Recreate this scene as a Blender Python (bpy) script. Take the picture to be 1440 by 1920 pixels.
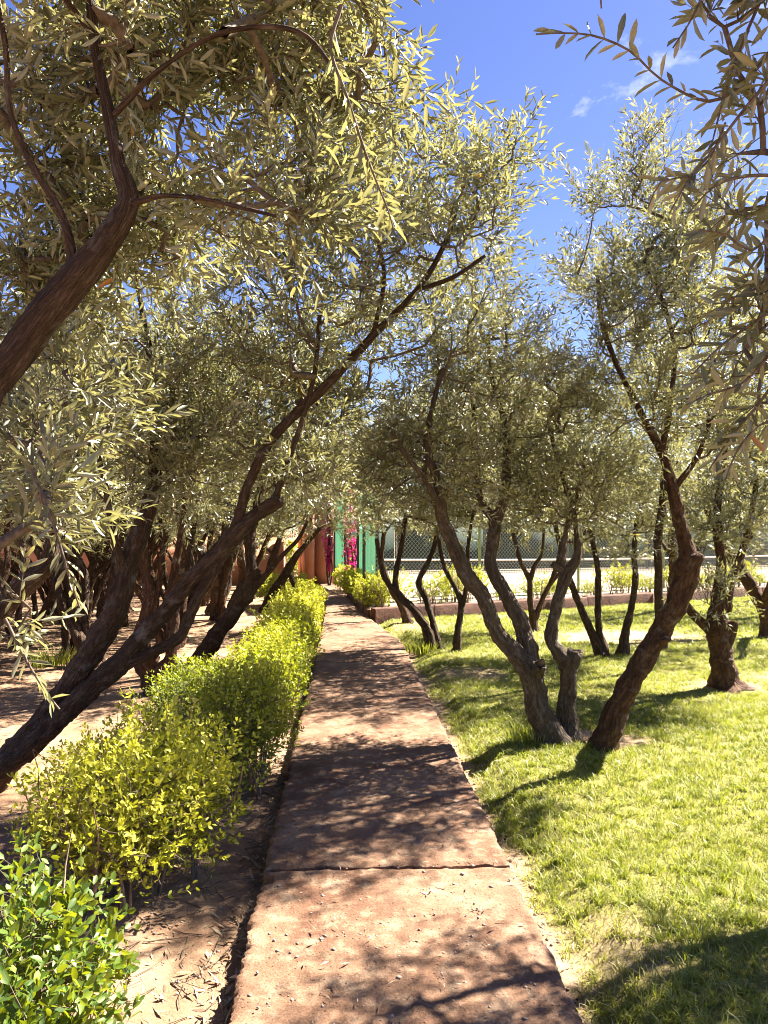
import bpy, math, random
import numpy as np
from mathutils import Matrix, Vector

# ---------------------------------------------------------------- camera, sky, sun, exposure
scene = bpy.context.scene
for o in list(bpy.data.objects):
    bpy.data.objects.remove(o)
COL = scene.collection
cam_d = bpy.data.cameras.new('camera')
cam = bpy.data.objects.new('camera', cam_d)
COL.objects.link(cam)
cam_d.sensor_fit = 'VERTICAL'
cam_d.sensor_height = 36.0
cam_d.lens = 27.06
cam_d.clip_start = 0.05
cam_d.clip_end = 2000
cam.location = (0, 0, 1.6)
cam.rotation_euler = (math.radians(90 + 1.19), 0, math.radians(-2.78))
scene.camera = cam
SUN_EL = math.radians(48)
SUN_AZ = math.radians(60)          # clockwise from +Y (the path direction)
world = bpy.data.worlds.new('World')
scene.world = world
world.use_nodes = True
wt = world.node_tree
wt.nodes.clear()
wo = wt.nodes.new('ShaderNodeOutputWorld')
bg = wt.nodes.new('ShaderNodeBackground')
bg.inputs['Strength'].default_value = 0.052
sky = wt.nodes.new('ShaderNodeTexSky')
sky.sky_type = 'NISHITA'
sky.sun_disc = False
sky.sun_elevation = SUN_EL
sky.sun_rotation = SUN_AZ
sky.altitude = 500
sky.air_density = 1.0
sky.dust_density = 0.3
sky.ozone_density = 3.0
hsv = wt.nodes.new('ShaderNodeHueSaturation')
hsv.inputs['Saturation'].default_value = 1.12
hsv.inputs['Hue'].default_value = 0.522
hsv.inputs['Value'].default_value = 0.60
wt.links.new(sky.outputs[0], hsv.inputs['Color'])
# thin fair-weather cloud wisps over the whole dome
tc = wt.nodes.new('ShaderNodeTexCoord')
mp = wt.nodes.new('ShaderNodeMapping')
mp.inputs['Scale'].default_value = (1.0, 1.0, 2.2)
mp.inputs['Location'].default_value = (0.35, 0.1, 0.0)
n1 = wt.nodes.new('ShaderNodeTexNoise')
n1.inputs['Scale'].default_value = 3.1
n1.inputs['Detail'].default_value = 9
n1.inputs['Roughness'].default_value = 0.62
n1.inputs['Distortion'].default_value = 0.5
cr = wt.nodes.new('ShaderNodeValToRGB')
cr.color_ramp.elements[0].position = 0.635
cr.color_ramp.elements[1].position = 0.80
mxc = wt.nodes.new('ShaderNodeMixRGB')
mxc.inputs[2].default_value = (4.6, 4.7, 4.9, 1)
wt.links.new(tc.outputs['Generated'], mp.inputs['Vector'])
wt.links.new(mp.outputs[0], n1.inputs['Vector'])
wt.links.new(n1.outputs['Fac'], cr.inputs['Fac'])
wt.links.new(cr.outputs['Color'], mxc.inputs[0])
wt.links.new(hsv.outputs[0], mxc.inputs[1])
wt.links.new(mxc.outputs[0], bg.inputs['Color'])
wt.links.new(bg.outputs[0], wo.inputs['Surface'])
sun_d = bpy.data.lights.new('sun', 'SUN')
sun_d.energy = 5.0
sun_d.angle = math.radians(0.53)
sun_d.color = (1.0, 0.91, 0.76)
sun = bpy.data.objects.new('sun', sun_d)
COL.objects.link(sun)
tosun = Vector((math.sin(SUN_AZ) * math.cos(SUN_EL), math.cos(SUN_AZ) * math.cos(SUN_EL), math.sin(SUN_EL)))
sun.rotation_euler = tosun.to_track_quat('Z', 'Y').to_euler()
vs = scene.view_settings
vs.view_transform = 'Standard'
vs.look = 'None'
vs.exposure = 2.8
vs.gamma = 1.0
vs.use_curve_mapping = False
cy = scene.cycles
cy.max_bounces = 5
cy.diffuse_bounces = 2
cy.glossy_bounces = 2
cy.transmission_bounces = 4
cy.caustics_reflective = False
cy.caustics_refractive = False
cy.use_denoising = True
cy.filter_width = 1.0

# ---------------------------------------------------------------- helpers
A = np.array
def norm(v):
    return v / np.maximum(np.linalg.norm(v, axis=-1, keepdims=True), 1e-9)

def _h(ix, iy, iz, seed):
    n = (ix.astype(np.int64) * 374761393 + iy.astype(np.int64) * 668265263 + iz.astype(np.int64) * 2147483647 + seed * 974711) & 0xffffffff
    n = ((n ^ (n >> 13)) * 1274126177) & 0xffffffff
    n = n ^ (n >> 16)
    return (n & 0xffffff) / float(0xffffff) * 2 - 1

def vnoise(p, seed=0):
    p = np.asarray(p, float)
    i = np.floor(p).astype(np.int64)
    f = p - i
    f = f * f * (3 - 2 * f)
    r = 0
    for dx in (0, 1):
        wx = f[..., 0] if dx else 1 - f[..., 0]
        for dy in (0, 1):
            wy = f[..., 1] if dy else 1 - f[..., 1]
            for dz in (0, 1):
                wz = f[..., 2] if dz else 1 - f[..., 2]
                r = r + wx * wy * wz * _h(i[..., 0] + dx, i[..., 1] + dy, i[..., 2] + dz, seed)
    return r

def fbm(p, seed=0, oct=3):
    r, a = 0, 1.0
    p = np.asarray(p, float)
    for k in range(oct):
        r = r + a * vnoise(p * 2 ** k, seed + k * 17)
        a *= 0.5
    return r

def noise2(x, y, sc, seed=0, oct=3):
    return fbm(np.stack([x * sc, y * sc, np.zeros_like(x) + 0.37], -1), seed, oct)

class MB:
    """collects vertices, faces and per-vertex attributes for ONE mesh"""
    def __init__(s):
        s.v, s.f, s.t, s.b, s.n = [], {}, [], [], 0
    def add(s, v, f, tint=0.5, bark=None):
        v = np.asarray(v, float).reshape(-1, 3)
        f = np.asarray(f, np.int64)
        s.f.setdefault(f.shape[1], []).append(f + s.n)
        s.v.append(v)
        t = np.asarray(tint, float)
        s.t.append(np.broadcast_to(t, (len(v),)) if t.ndim == 0 else t)
        s.b.append(np.zeros((len(v), 3)) if bark is None else bark)
        s.n += len(v)
    def box(s, lo, hi, tint=0.5):
        x0, y0, z0 = lo; x1, y1, z1 = hi
        v = [(x0,y0,z0),(x1,y0,z0),(x1,y1,z0),(x0,y1,z0),(x0,y0,z1),(x1,y0,z1),(x1,y1,z1),(x0,y1,z1)]
        s.add(v, [(3,2,1,0),(4,5,6,7),(0,1,5,4),(1,2,6,5),(2,3,7,6),(3,0,4,7)], tint)
    def bar(s, a, b, w, h=None, tint=0.5, sides=4):
        a, b = A(a, float), A(b, float)
        tube(s, np.stack([a, b]), A([w, w if h is None else h]), sides, tint=tint, cap=True)
    def mesh(s, name, off=(0, 0, 0), smooth=False):
        me = bpy.data.meshes.new(name)
        if s.n == 0:
            return me
        V = np.concatenate(s.v) - A(off, float)
        me.vertices.add(len(V))
        me.vertices.foreach_set('co', V.astype(np.float32).ravel())
        loops, starts, cnt = [], [], 0
        for k, fl in s.f.items():
            F = np.concatenate(fl)
            loops.append(F.ravel())
            starts.append(cnt + np.arange(len(F)) * k)
            cnt += F.size
        loops = np.concatenate(loops); starts = np.concatenate(starts)
        me.loops.add(len(loops))
        me.loops.foreach_set('vertex_index', loops.astype(np.int32))
        me.polygons.add(len(starts))
        me.polygons.foreach_set('loop_start', starts.astype(np.int32))
        if smooth:
            me.polygons.foreach_set('use_smooth', np.ones(len(starts), bool))
        at = me.attributes.new('tint', 'FLOAT', 'POINT')
        at.data.foreach_set('value', np.concatenate(s.t).astype(np.float32))
        B = np.concatenate(s.b)
        if np.any(B):
            at = me.attributes.new('bark', 'FLOAT_VECTOR', 'POINT')
            at.data.foreach_set('vector', B.astype(np.float32).ravel())
        me.update(calc_edges=True)
        return me
    def build(s, name, mat, parent=None, off=(0, 0, 0), smooth=False, kind=None):
        return obj(name, s.mesh(name, off, smooth), mat, parent, kind)

def obj(name, me, mat, parent=None, kind=None):
    o = bpy.data.objects.new(name, me)
    if mat is not None and not me.materials:
        me.materials.append(mat)
    COL.objects.link(o)
    if parent is not None:
        o.parent = parent
    if kind:
        o['kind'] = kind
    return o

def thing(name, label, cat, loc=(0, 0, 0), rz=0.0, group=None):
    o = bpy.data.objects.new(name, None)
    o.empty_display_size = 0.1
    COL.objects.link(o)
    o.location = loc
    o.rotation_euler = (0, 0, rz)
    return tag(o, label, cat, group)

def tag(o, label, cat, group=None):
    o['label'] = label
    o['category'] = cat
    if group:
        o['group'] = group
    return o

def copy_tree(root, loc, rz=0.0, scale=1.0, label=None):
    c = root.copy()
    COL.objects.link(c)
    c.location = loc
    c.rotation_euler = (0, 0, rz)
    c.scale = (scale, scale, scale)
    if label:
        c['label'] = label
    for ch in [x for x in bpy.data.objects if x.parent == root]:
        d = ch.copy(); COL.objects.link(d); d.parent = c
        for g in [x for x in bpy.data.objects if x.parent == ch]:
            e = g.copy(); COL.objects.link(e); e.parent = d
    return c

def tube(mb, pts, rad, sides=6, tint=0.5, cap=False, rough=0.0, seed=0, bark=False, v0=0.0, flare=0.0):
    pts = np.asarray(pts, float); rad = np.asarray(rad, float)
    n = len(pts)
    tan = np.empty_like(pts)
    tan[1:-1] = pts[2:] - pts[:-2]
    tan[0] = pts[1] - pts[0]; tan[-1] = pts[-1] - pts[-2]
    tan = norm(tan)
    ref = A([0.31, 0.2, 0.93]) if abs(tan[0] @ A([0.31, 0.2, 0.93])) < 0.85 else A([0.9, -0.3, 0.1])
    u = np.empty_like(pts)
    cu = norm(np.cross(tan[0], ref)[None])[0]
    for i in range(n):
        cu = cu - tan[i] * (cu @ tan[i])
        cu = cu / max(np.linalg.norm(cu), 1e-9)
        u[i] = cu
    w = np.cross(tan, u)
    th = np.arange(sides) * 2 * math.pi / sides
    cs, sn = np.cos(th), np.sin(th)
    R = rad[:, None] * np.ones((1, sides))
    ln = v0 + np.concatenate([[0], np.cumsum(np.linalg.norm(np.diff(pts, axis=0), axis=1))])
    r0 = max(float(np.median(rad)), 1e-3)
    bk = np.stack([np.broadcast_to(cs * r0, (n, sides)), np.broadcast_to(sn * r0, (n, sides)), np.repeat(ln[:, None], sides, 1)], -1)
    if flare > 0:
        R = R * (1 + flare * np.exp(-ln / 0.11)[:, None] * np.maximum(np.cos(th * 3 + seed) + 0.5 * np.cos(th * 5 + seed * 2), -0.3)[None])
    if rough > 0:
        q = bk / r0 * A([1.5, 1.5, 0.35]) 
        q[..., 2] = bk[..., 2] / r0 * 0.42
        lump = fbm(q + seed * 3.1, seed, 3)
        rid = 1 - np.abs(vnoise(np.stack([bk[..., 0] / r0 * 3.2, bk[..., 1] / r0 * 3.2, bk[..., 2] / r0 * 0.55], -1) + seed, seed + 5)) * 2
        R = R * (1 + rough * lump + rough * 0.55 * rid + rough * 0.5 * vnoise(np.stack([bk[..., 0] / r0 * 4.5, bk[..., 1] / r0 * 4.5, bk[..., 2] / r0 * 2.2], -1), seed + 8) + rough * 0.3 * vnoise(np.stack([bk[..., 0] / r0 * 9, bk[..., 1] / r0 * 9, bk[..., 2] / r0 * 3], -1), seed + 9))
    V = pts[:, None] + R[..., None] * (u[:, None] * cs[None, :, None] + w[:, None] * sn[None, :, None])
    i = np.arange(n - 1)[:, None] * sides
    j = np.arange(sides)[None]
    j2 = (j + 1) % sides
    F = np.stack([i + j, i + j2, i + sides + j2, i + sides + j], -1).reshape(-1, 4)
    base = mb.n
    mb.add(V.reshape(-1, 3), F, tint, bk.reshape(-1, 3) if bark else None)
    if cap:
        for e, k in ((0, 0), (n - 1, 1)):
            ring = np.arange(sides) + e * sides
            vv = np.concatenate([V[e], pts[e][None]])
            fc = [(q, (q + 1) % sides, sides) if k else ((q + 1) % sides, q, sides) for q in range(sides)]
            mb.add(vv, fc, tint, np.concatenate([bk[e], [[0, 0, ln[e]]]]) if bark else None)

def resample(L, step):
    """Catmull-Rom through (x,y,z,r) points"""
    L = A(L, float)
    if len(L) == 2:
        n = max(2, int(np.linalg.norm(L[1, :3] - L[0, :3]) / step))
        t = np.linspace(0, 1, n + 1)[:, None]
        return L[0] * (1 - t) + L[1] * t
    P = np.concatenate([[2 * L[0] - L[1]], L, [2 * L[-1] - L[-2]]])
    P[:, 3] = np.maximum(P[:, 3], 0.001)
    out = []
    for i in range(1, len(P) - 2):
        p0, p1, p2, p3 = P[i - 1], P[i], P[i + 1], P[i + 2]
        n = max(1, int(np.linalg.norm(p2[:3] - p1[:3]) / step))
        t = (np.arange(n) / n)[:, None]
        out.append(0.5 * (2 * p1 + (p2 - p0) * t + (2 * p0 - 5 * p1 + 4 * p2 - p3) * t ** 2 + (3 * p1 - p0 - 3 * p2 + p3) * t ** 3))
    out.append(L[-1][None])
    r = np.concatenate(out)
    r[:, 3] = np.maximum(r[:, 3], 0.0015)
    return r

# ---------------------------------------------------------------- materials
def nd(t, typ, **kw):
    n = t.nodes.new(typ)
    for k, v in kw.items():
        n.inputs[k.replace('_', ' ')].default_value = v
    return n

def new_mat(name):
    m = bpy.data.materials.new(name)
    m.use_nodes = True
    t = m.node_tree
    b = t.nodes['Principled BSDF']
    return m, t, b

def ramp(t, fac, stops):
    r = t.nodes.new('ShaderNodeValToRGB')
    e = r.color_ramp.elements
    while len(e) < len(stops):
        e.new(0.5)
    for q, (p, c) in zip(e, stops):
        q.position = p
        q.color = (*c, 1)
    t.links.new(fac, r.inputs['Fac'])
    return r.outputs['Color']

def mix(t, a, b, fac, mode='MIX'):
    m = t.nodes.new('ShaderNodeMixRGB')
    m.blend_type = mode
    for i, x in ((0, fac), (1, a), (2, b)):
        if hasattr(x, 'links') or hasattr(x, 'is_linked'):
            t.links.new(x, m.inputs[i])
        else:
            m.inputs[i].default_value = x if i == 0 else (*x, 1)
    return m.outputs[0]

def noise(t, vec, scale, detail=4, rough=0.55, dist=0.0):
    n = nd(t, 'ShaderNodeTexNoise', Scale=scale, Detail=detail, Roughness=rough, Distortion=dist)
    if vec is not None:
        t.links.new(vec, n.inputs['Vector'])
    return n.outputs['Fac']

def attr(t, name, out='Fac'):
    a = t.nodes.new('ShaderNodeAttribute')
    a.attribute_name = name
    return a.outputs[out]

def bump(t, b, h, strength=0.5, dist=0.02):
    n = nd(t, 'ShaderNodeBump', Strength=strength, Distance=dist)
    t.links.new(h, n.inputs['Height'])
    t.links.new(n.outputs[0], b.inputs['Normal'])

def objco(t):
    g = t.nodes.new('ShaderNodeTexCoord')
    return g.outputs['Object']

def leaf_mat(name, top, under, rough=0.4, transl=0.3, tcol=(0.3, 0.36, 0.05), spec=0.5):
    """two-faced leaf: green upper side, pale underside, some light through the blade"""
    m, t, b = new_mat(name)
    tn = attr(t, 'tint')
    ct = ramp(t, tn, top)
    cu = ramp(t, tn, under)
    geo = t.nodes.new('ShaderNodeNewGeometry')
    c = mix(t, ct, cu, geo.outputs['Backfacing'])
    t.links.new(c, b.inputs['Base Color'])
    b.inputs['Roughness'].default_value = rough
    b.inputs['Specular IOR Level'].default_value = spec
    tr = t.nodes.new('ShaderNodeBsdfTranslucent')
    tm = mix(t, ct, tcol, 0.6)
    t.links.new(tm, tr.inputs['Color'])
    mx = t.nodes.new('ShaderNodeMixShader')
    mx.inputs[0].default_value = transl
    t.links.new(b.outputs[0], mx.inputs[1])
    t.links.new(tr.outputs[0], mx.inputs[2])
    t.links.new(mx.outputs[0], t.nodes['Material Output'].inputs['Surface'])
    return m

M = {}
M['olive'] = leaf_mat('olive_leaf',
    [(0.0, (0.030, 0.034, 0.011)), (0.45, (0.105, 0.106, 0.038)), (0.9, (0.25, 0.238, 0.105)), (0.972, (0.27, 0.23, 0.09)), (0.985, (0.42, 0.25, 0.03)), (1.0, (0.40, 0.15, 0.025))],
    [(0.0, (0.15, 0.16, 0.10)), (0.6, (0.255, 0.26, 0.172)), (1.0, (0.38, 0.375, 0.26))],
    rough=0.40, transl=0.27, tcol=(0.52, 0.50, 0.16), spec=1.0)
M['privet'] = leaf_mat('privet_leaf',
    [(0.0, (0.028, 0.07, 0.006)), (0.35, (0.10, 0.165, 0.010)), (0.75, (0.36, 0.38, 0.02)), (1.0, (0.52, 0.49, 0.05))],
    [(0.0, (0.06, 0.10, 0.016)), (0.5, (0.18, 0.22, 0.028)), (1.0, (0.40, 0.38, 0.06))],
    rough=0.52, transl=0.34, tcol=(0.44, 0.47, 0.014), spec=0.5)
M['grass'] = leaf_mat('grass_blade', [(0.0, (0.06, 0.095, 0.012)), (0.4, (0.155, 0.20, 0.018)), (0.75, (0.285, 0.305, 0.038)), (0.92, (0.40, 0.36, 0.13)), (1.0, (0.50, 0.42, 0.24))], [(0.0, (0.06, 0.095, 0.012)), (0.4, (0.165, 0.20, 0.024)), (0.75, (0.30, 0.305, 0.05)), (0.92, (0.40, 0.36, 0.13)), (1.0, (0.50, 0.42, 0.24))],
    rough=0.5, transl=0.38, tcol=(0.42, 0.46, 0.035), spec=0.6)
M['farleaf'] = leaf_mat('cypress_leaf',
    [(0.0, (0.012, 0.03, 0.014)), (1.0, (0.03, 0.055, 0.022))], [(0.0, (0.014, 0.03, 0.014)), (1.0, (0.03, 0.055, 0.024))], rough=0.8, transl=0.15, tcol=(0.08, 0.14, 0.03))
M['bract'] = leaf_mat('bougainvillea_bract',
    [(0.0, (0.42, 0.01, 0.13)), (1.0, (0.75, 0.04, 0.36))], [(0.0, (0.42, 0.01, 0.13)), (1.0, (0.75, 0.04, 0.36))], rough=0.6, transl=0.35, tcol=(0.8, 0.03, 0.3))
M['dry'] = leaf_mat('dry_leaf',
    [(0.0, (0.10, 0.06, 0.035)), (0.6, (0.26, 0.17, 0.10)), (1.0, (0.48, 0.38, 0.26))], [(0.0, (0.16, 0.11, 0.07)), (1.0, (0.50, 0.42, 0.31))], rough=0.7, transl=0.1, tcol=(0.3, 0.2, 0.1))

def bark_mat(name, c0, c1, c2):
    m, t, b = new_mat(name)
    v = attr(t, 'bark', 'Vector')
    mpn = t.nodes.new('ShaderNodeMapping')
    mpn.inputs['Scale'].default_value = (1, 1, 0.22)
    t.links.new(v, mpn.inputs['Vector'])
    n1 = noise(t, mpn.outputs[0], 55, 6, 0.65, 0.6)
    n2 = noise(t, mpn.outputs[0], 12, 4, 0.6, 0.4)
    n3 = noise(t, v, 7, 3, 0.6)
    vo = t.nodes.new('ShaderNodeTexVoronoi')
    vo.feature = 'DISTANCE_TO_EDGE'
    vo.inputs['Scale'].default_value = 75
    nv = nd(t, 'ShaderNodeTexNoise', Scale=18.0, Detail=3.0)
    t.links.new(mpn.outputs[0], nv.inputs['Vector'])
    dv = t.nodes.new('ShaderNodeVectorMath'); dv.operation = 'MULTIPLY_ADD'
    t.links.new(nv.outputs['Color'], dv.inputs[0]); dv.inputs[1].default_value = (0.05, 0.05, 0.05)
    t.links.new(mpn.outputs[0], dv.inputs[2])
    t.links.new(dv.outputs[0], vo.inputs['Vector'])
    ck = ramp(t, vo.outputs['Distance'], [(0.0, (0.45, 0.42, 0.4)), (0.16, (1, 1, 1))])
    c = ramp(t, n1, [(0.3, c0), (0.52, c1), (0.75, c2)])
    c = mix(t, c, c0, ramp(t, n2, [(0.35, (0, 0, 0)), (0.7, (0.75,) * 3)]))
    c = mix(t, c, (0.25, 0.22, 0.19), ramp(t, n3, [(0.56, (0, 0, 0)), (0.72, (0.6,) * 3)]))
    c = mix(t, c, ck, 0.55, 'MULTIPLY')
    t.links.new(c, b.inputs['Base Color'])
    b.inputs['Roughness'].default_value = 0.9
    b.inputs['Specular IOR Level'].default_value = 0.2
    ad = t.nodes.new('ShaderNodeMath'); ad.operation = 'MULTIPLY_ADD'
    t.links.new(vo.outputs['Distance'], ad.inputs[0]); ad.inputs[1].default_value = 1.6
    t.links.new(n1, ad.inputs[2])
    bump(t, b, ad.outputs[0], 1.0, 0.014)
    return m

M['bark'] = bark_mat('olive_bark', (0.032, 0.019, 0.0125), (0.085, 0.054, 0.036), (0.19, 0.138, 0.103))
M['bark_red'] = bark_mat('olive_bark_reddish', (0.036, 0.017, 0.010), (0.10, 0.052, 0.03), (0.20, 0.124, 0.078))
M['bark_grey'] = bark_mat('olive_bark_grey', (0.05, 0.036, 0.026), (0.125, 0.095, 0.072), (0.26, 0.215, 0.175))
M['twig'], t, b = new_mat('twig_bark')
c = ramp(t, noise(t, objco(t), 60, 2), [(0.3, (0.055, 0.038, 0.025)), (0.7, (0.14, 0.105, 0.07))])
t.links.new(c, b.inputs['Base Color']); b.inputs['Roughness'].default_value = 0.8
M['cutwood'], t, b = new_mat('cut_wood')
c = ramp(t, noise(t, objco(t), 30, 4), [(0.3, (0.07, 0.045, 0.03)), (0.7, (0.22, 0.165, 0.12))])
t.links.new(c, b.inputs['Base Color']); b.inputs['Roughness'].default_value = 0.85

M['path'], t, b = new_mat('red_concrete')
co = objco(t)
big = noise(t, co, 1.7, 5, 0.6, 0.4)
med = noise(t, co, 9, 6, 0.65)
fin = noise(t, co, 90, 5, 0.7)
c = ramp(t, big, [(0.3, (0.125, 0.063, 0.039)), (0.5, (0.19, 0.107, 0.068)), (0.72, (0.265, 0.168, 0.111))])
c = mix(t, c, (0.36, 0.26, 0.18), ramp(t, med, [(0.48, (0, 0, 0)), (0.7, (0.75,) * 3)]))
c = mix(t, c, (0.13, 0.058, 0.038), ramp(t, noise(t, co, 22, 5, 0.7, 0.3), [(0.58, (0, 0, 0)), (0.75, (0.55,) * 3)]))
sp = t.nodes.new('ShaderNodeTexVoronoi'); sp.inputs['Scale'].default_value = 34
t.links.new(co, sp.inputs['Vector'])
c = mix(t, c, (0.10, 0.05, 0.035), ramp(t, sp.outputs['Distance'], [(0.05, (0.8,) * 3), (0.17, (0, 0, 0))]))
c = mix(t, c, ramp(t, fin, [(0.3, (0.5,) * 3), (0.7, (1.2,) * 3)]), 0.85, 'MULTIPLY')
t.links.new(c, b.inputs['Base Color']); b.inputs['Roughness'].default_value = 0.92
b.inputs['Specular IOR Level'].default_value = 0.2
hh = mix(t, fin, ramp(t, sp.outputs['Distance'], [(0.04, (0, 0, 0)), (0.2, (1, 1, 1))]), 0.4)
bump(t, b, mix(t, hh, med, 0.4), 1.0, 0.016)

M['soil'], t, b = new_mat('sandy_soil')
co = objco(t)
c = ramp(t, noise(t, co, 2.2, 6, 0.62, 0.3), [(0.3, (0.19, 0.105, 0.064)), (0.5, (0.275, 0.175, 0.112)), (0.72, (0.36, 0.25, 0.168))])
c = mix(t, c, (0.13, 0.075, 0.048), ramp(t, noise(t, co, 14, 6, 0.7, 0.5), [(0.55, (0, 0, 0)), (0.72, (0.6,) * 3)]))
c = mix(t, c, ramp(t, noise(t, co, 120, 4, 0.7), [(0.3, (0.6,) * 3), (0.7, (1.15,) * 3)]), 0.7, 'MULTIPLY')
t.links.new(c, b.inputs['Base Color']); b.inputs['Roughness'].default_value = 0.95
b.inputs['Specular IOR Level'].default_value = 0.15
bump(t, b, mix(t, noise(t, co, 60, 5, 0.7), noise(t, co, 9, 4), 0.5), 0.8, 0.02)

M['lawn'], t, b = new_mat('lawn_soil')
co = objco(t)
tn = attr(t, 'tint')
g = ramp(t, noise(t, co, 40, 5, 0.7), [(0.3, (0.09, 0.095, 0.022)), (0.55, (0.19, 0.175, 0.055)), (0.8, (0.31, 0.26, 0.12))])
d = ramp(t, noise(t, co, 12, 6, 0.68), [(0.3, (0.20, 0.12, 0.075)), (0.7, (0.44, 0.32, 0.22))])
c = mix(t, d, g, tn)
t.links.new(c, b.inputs['Base Color']); b.inputs['Roughness'].default_value = 0.95
b.inputs['Specular IOR Level'].default_value = 0.15
bump(t, b, noise(t, co, 55, 5, 0.7), 0.8, 0.02)

def flat_mat(name, c0, c1, scale=6, rough=0.85, bmp=0.3, bscale=40, dist=0.01):
    m, t, b = new_mat(name)
    co = objco(t)
    c = ramp(t, noise(t, co, scale, 5, 0.6, 0.2), [(0.32, c0), (0.68, c1)])
    t.links.new(c, b.inputs['Base Color'])
    b.inputs['Roughness'].default_value = rough
    if bmp:
        bump(t, b, noise(t, co, bscale, 4), bmp, dist)
    return m
M['court'] = flat_mat('clay_court', (0.25, 0.19, 0.135), (0.32, 0.25, 0.18), 0.8)
M['terracotta'] = flat_mat('terracotta_render', (0.46, 0.19, 0.105), (0.56, 0.27, 0.16), 2.5)
M['door'] = flat_mat('orange_painted_wood', (0.60, 0.22, 0.09), (0.68, 0.30, 0.14), 5)
M['kerb'] = flat_mat('red_earth_block', (0.05, 0.019, 0.012), (0.12, 0.05, 0.03), 6, 0.9, 0.6, 25, 0.02)
M['post'] = flat_mat('dark_green_paint', (0.015, 0.04, 0.028), (0.03, 0.06, 0.04), 8, 0.5, 0)
M['post_pale'] = flat_mat('pale_green_paint', (0.22, 0.28, 0.10), (0.30, 0.34, 0.14), 8, 0.5, 0)
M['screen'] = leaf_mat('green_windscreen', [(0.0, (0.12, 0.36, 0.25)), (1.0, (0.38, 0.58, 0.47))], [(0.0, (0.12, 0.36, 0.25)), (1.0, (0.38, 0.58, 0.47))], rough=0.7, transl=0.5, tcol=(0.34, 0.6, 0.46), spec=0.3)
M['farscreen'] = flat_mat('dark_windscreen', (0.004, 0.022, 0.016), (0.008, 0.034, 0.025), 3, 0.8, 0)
M['wire'] = flat_mat('galvanised_wire', (0.42, 0.43, 0.36), (0.55, 0.55, 0.47), 9, 0.45, 0)
M['netcord'] = flat_mat('black_net_cord', (0.012, 0.02, 0.018), (0.025, 0.03, 0.028), 9, 0.8, 0)
M['tape'] = flat_mat('white_tape', (0.72, 0.70, 0.66), (0.8, 0.79, 0.76), 9, 0.7, 0)
M['stone'] = flat_mat('pebble_stone', (0.16, 0.11, 0.09), (0.40, 0.33, 0.28), 30, 0.8, 0)

# ---------------------------------------------------------------- setting: ground, soil, lawn, path, court
def sheet(name, xs, ys, zf, mat, tintf=None, kind='structure'):
    X, Y = np.meshgrid(xs, ys)
    Z = zf(X, Y)
    nx, ny = len(xs), len(ys)
    i = np.arange(ny - 1)[:, None] * nx + np.arange(nx - 1)[None]
    F = np.stack([i, i + 1, i + nx + 1, i + nx], -1).reshape(-1, 4)
    mb = MB()
    mb.add(np.stack([X, Y, Z], -1).reshape(-1, 3), F, tintf(X, Y).ravel() if tintf else 0.5)
    return mb.build(name, mat, smooth=True, kind=kind)

def graded(a, b, s0, s1):
    """grid lines from a (spacing s0) to b (spacing s1)"""
    out = [a]; 
    while out[-1] < b:
        f = (out[-1] - a) / (b - a)
        out.append(out[-1] + s0 + (s1 - s0) * f)
    return A(out)

gnd = sheet('ground', np.linspace(-300, 300, 61), np.linspace(-60, 540, 61), lambda x, y: 0 * x - 0.32, M['soil'])

# path edge lines (the path turns a little to the left before the gate)
def path_l(y):
    return np.interp(y, [0, 12, 16, 22, 26], [-0.39, -0.39, -0.42, -0.75, -1.1])
def path_r(y):
    return np.interp(y, [0, 10.6, 11.8, 14.2, 18.5, 26], [0.78, 0.78, 0.66, 0.38, -0.02, -0.35])

def soil_z(x, y):
    e = np.clip((path_l(y) - x) / 0.5, 0, 1)
    return -0.125 + 0.05 * e + 0.035 * noise2(x, y, 0.8, 3) + 0.012 * noise2(x, y, 6, 4)
soil_patch = sheet('soil', -graded(0.0, 18, 0.025, 0.7)[::-1], graded(0.6, 34, 0.03, 0.6), soil_z, M['soil'])

def bare(x, y):
    """1 = grass, 0 = bare earth; worn strip beside the path and worn patches"""
    e = x - path_r(y)
    g = np.clip((e - 0.075 - 0.075 * noise2(x, y, 2.3, 11) - 0.05 * noise2(x, y, 9, 12)) / 0.07, 0, 1)
    for cx, cy_, rx, ry, k in ((4.2, 11.4, 1.3, 0.7, 1.0), (5.3, 8.3, 1.0, 0.35, 0.8), (1.95, 5.95, 0.4, 0.24, 0.95), (1.35, 8.6, 0.4, 0.4, 0.7), (1.1, 3.0, 0.2, 0.3, 0.45),
                               (3.95, 7.85, 0.45, 0.3, 0.8), (3.1, 14.2, 0.8, 0.35, .6), (1.25, 12.9, 0.5, 0.7, .7)):
        q = ((x - cx) / rx) ** 2 + ((y - cy_) / ry) ** 2 + 0.55 * noise2(x, y, 3.1, 21)
        g = g * (1 - k * np.clip(1.35 - q, 0, 1))
    return g
def lawn_z(x, y):
    e = np.clip((x - path_r(y) - 0.12) / 0.25, 0, 1)
    return -0.115 + 0.075 * e * e * (3 - 2 * e) + 0.02 * noise2(x, y, 0.9, 7) + 0.008 * noise2(x, y, 7, 8)
lawn = sheet('lawn', graded(-0.15, 15, 0.028, 0.5), graded(0.6, 22, 0.035, 0.35), lawn_z, M['lawn'], bare)

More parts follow.
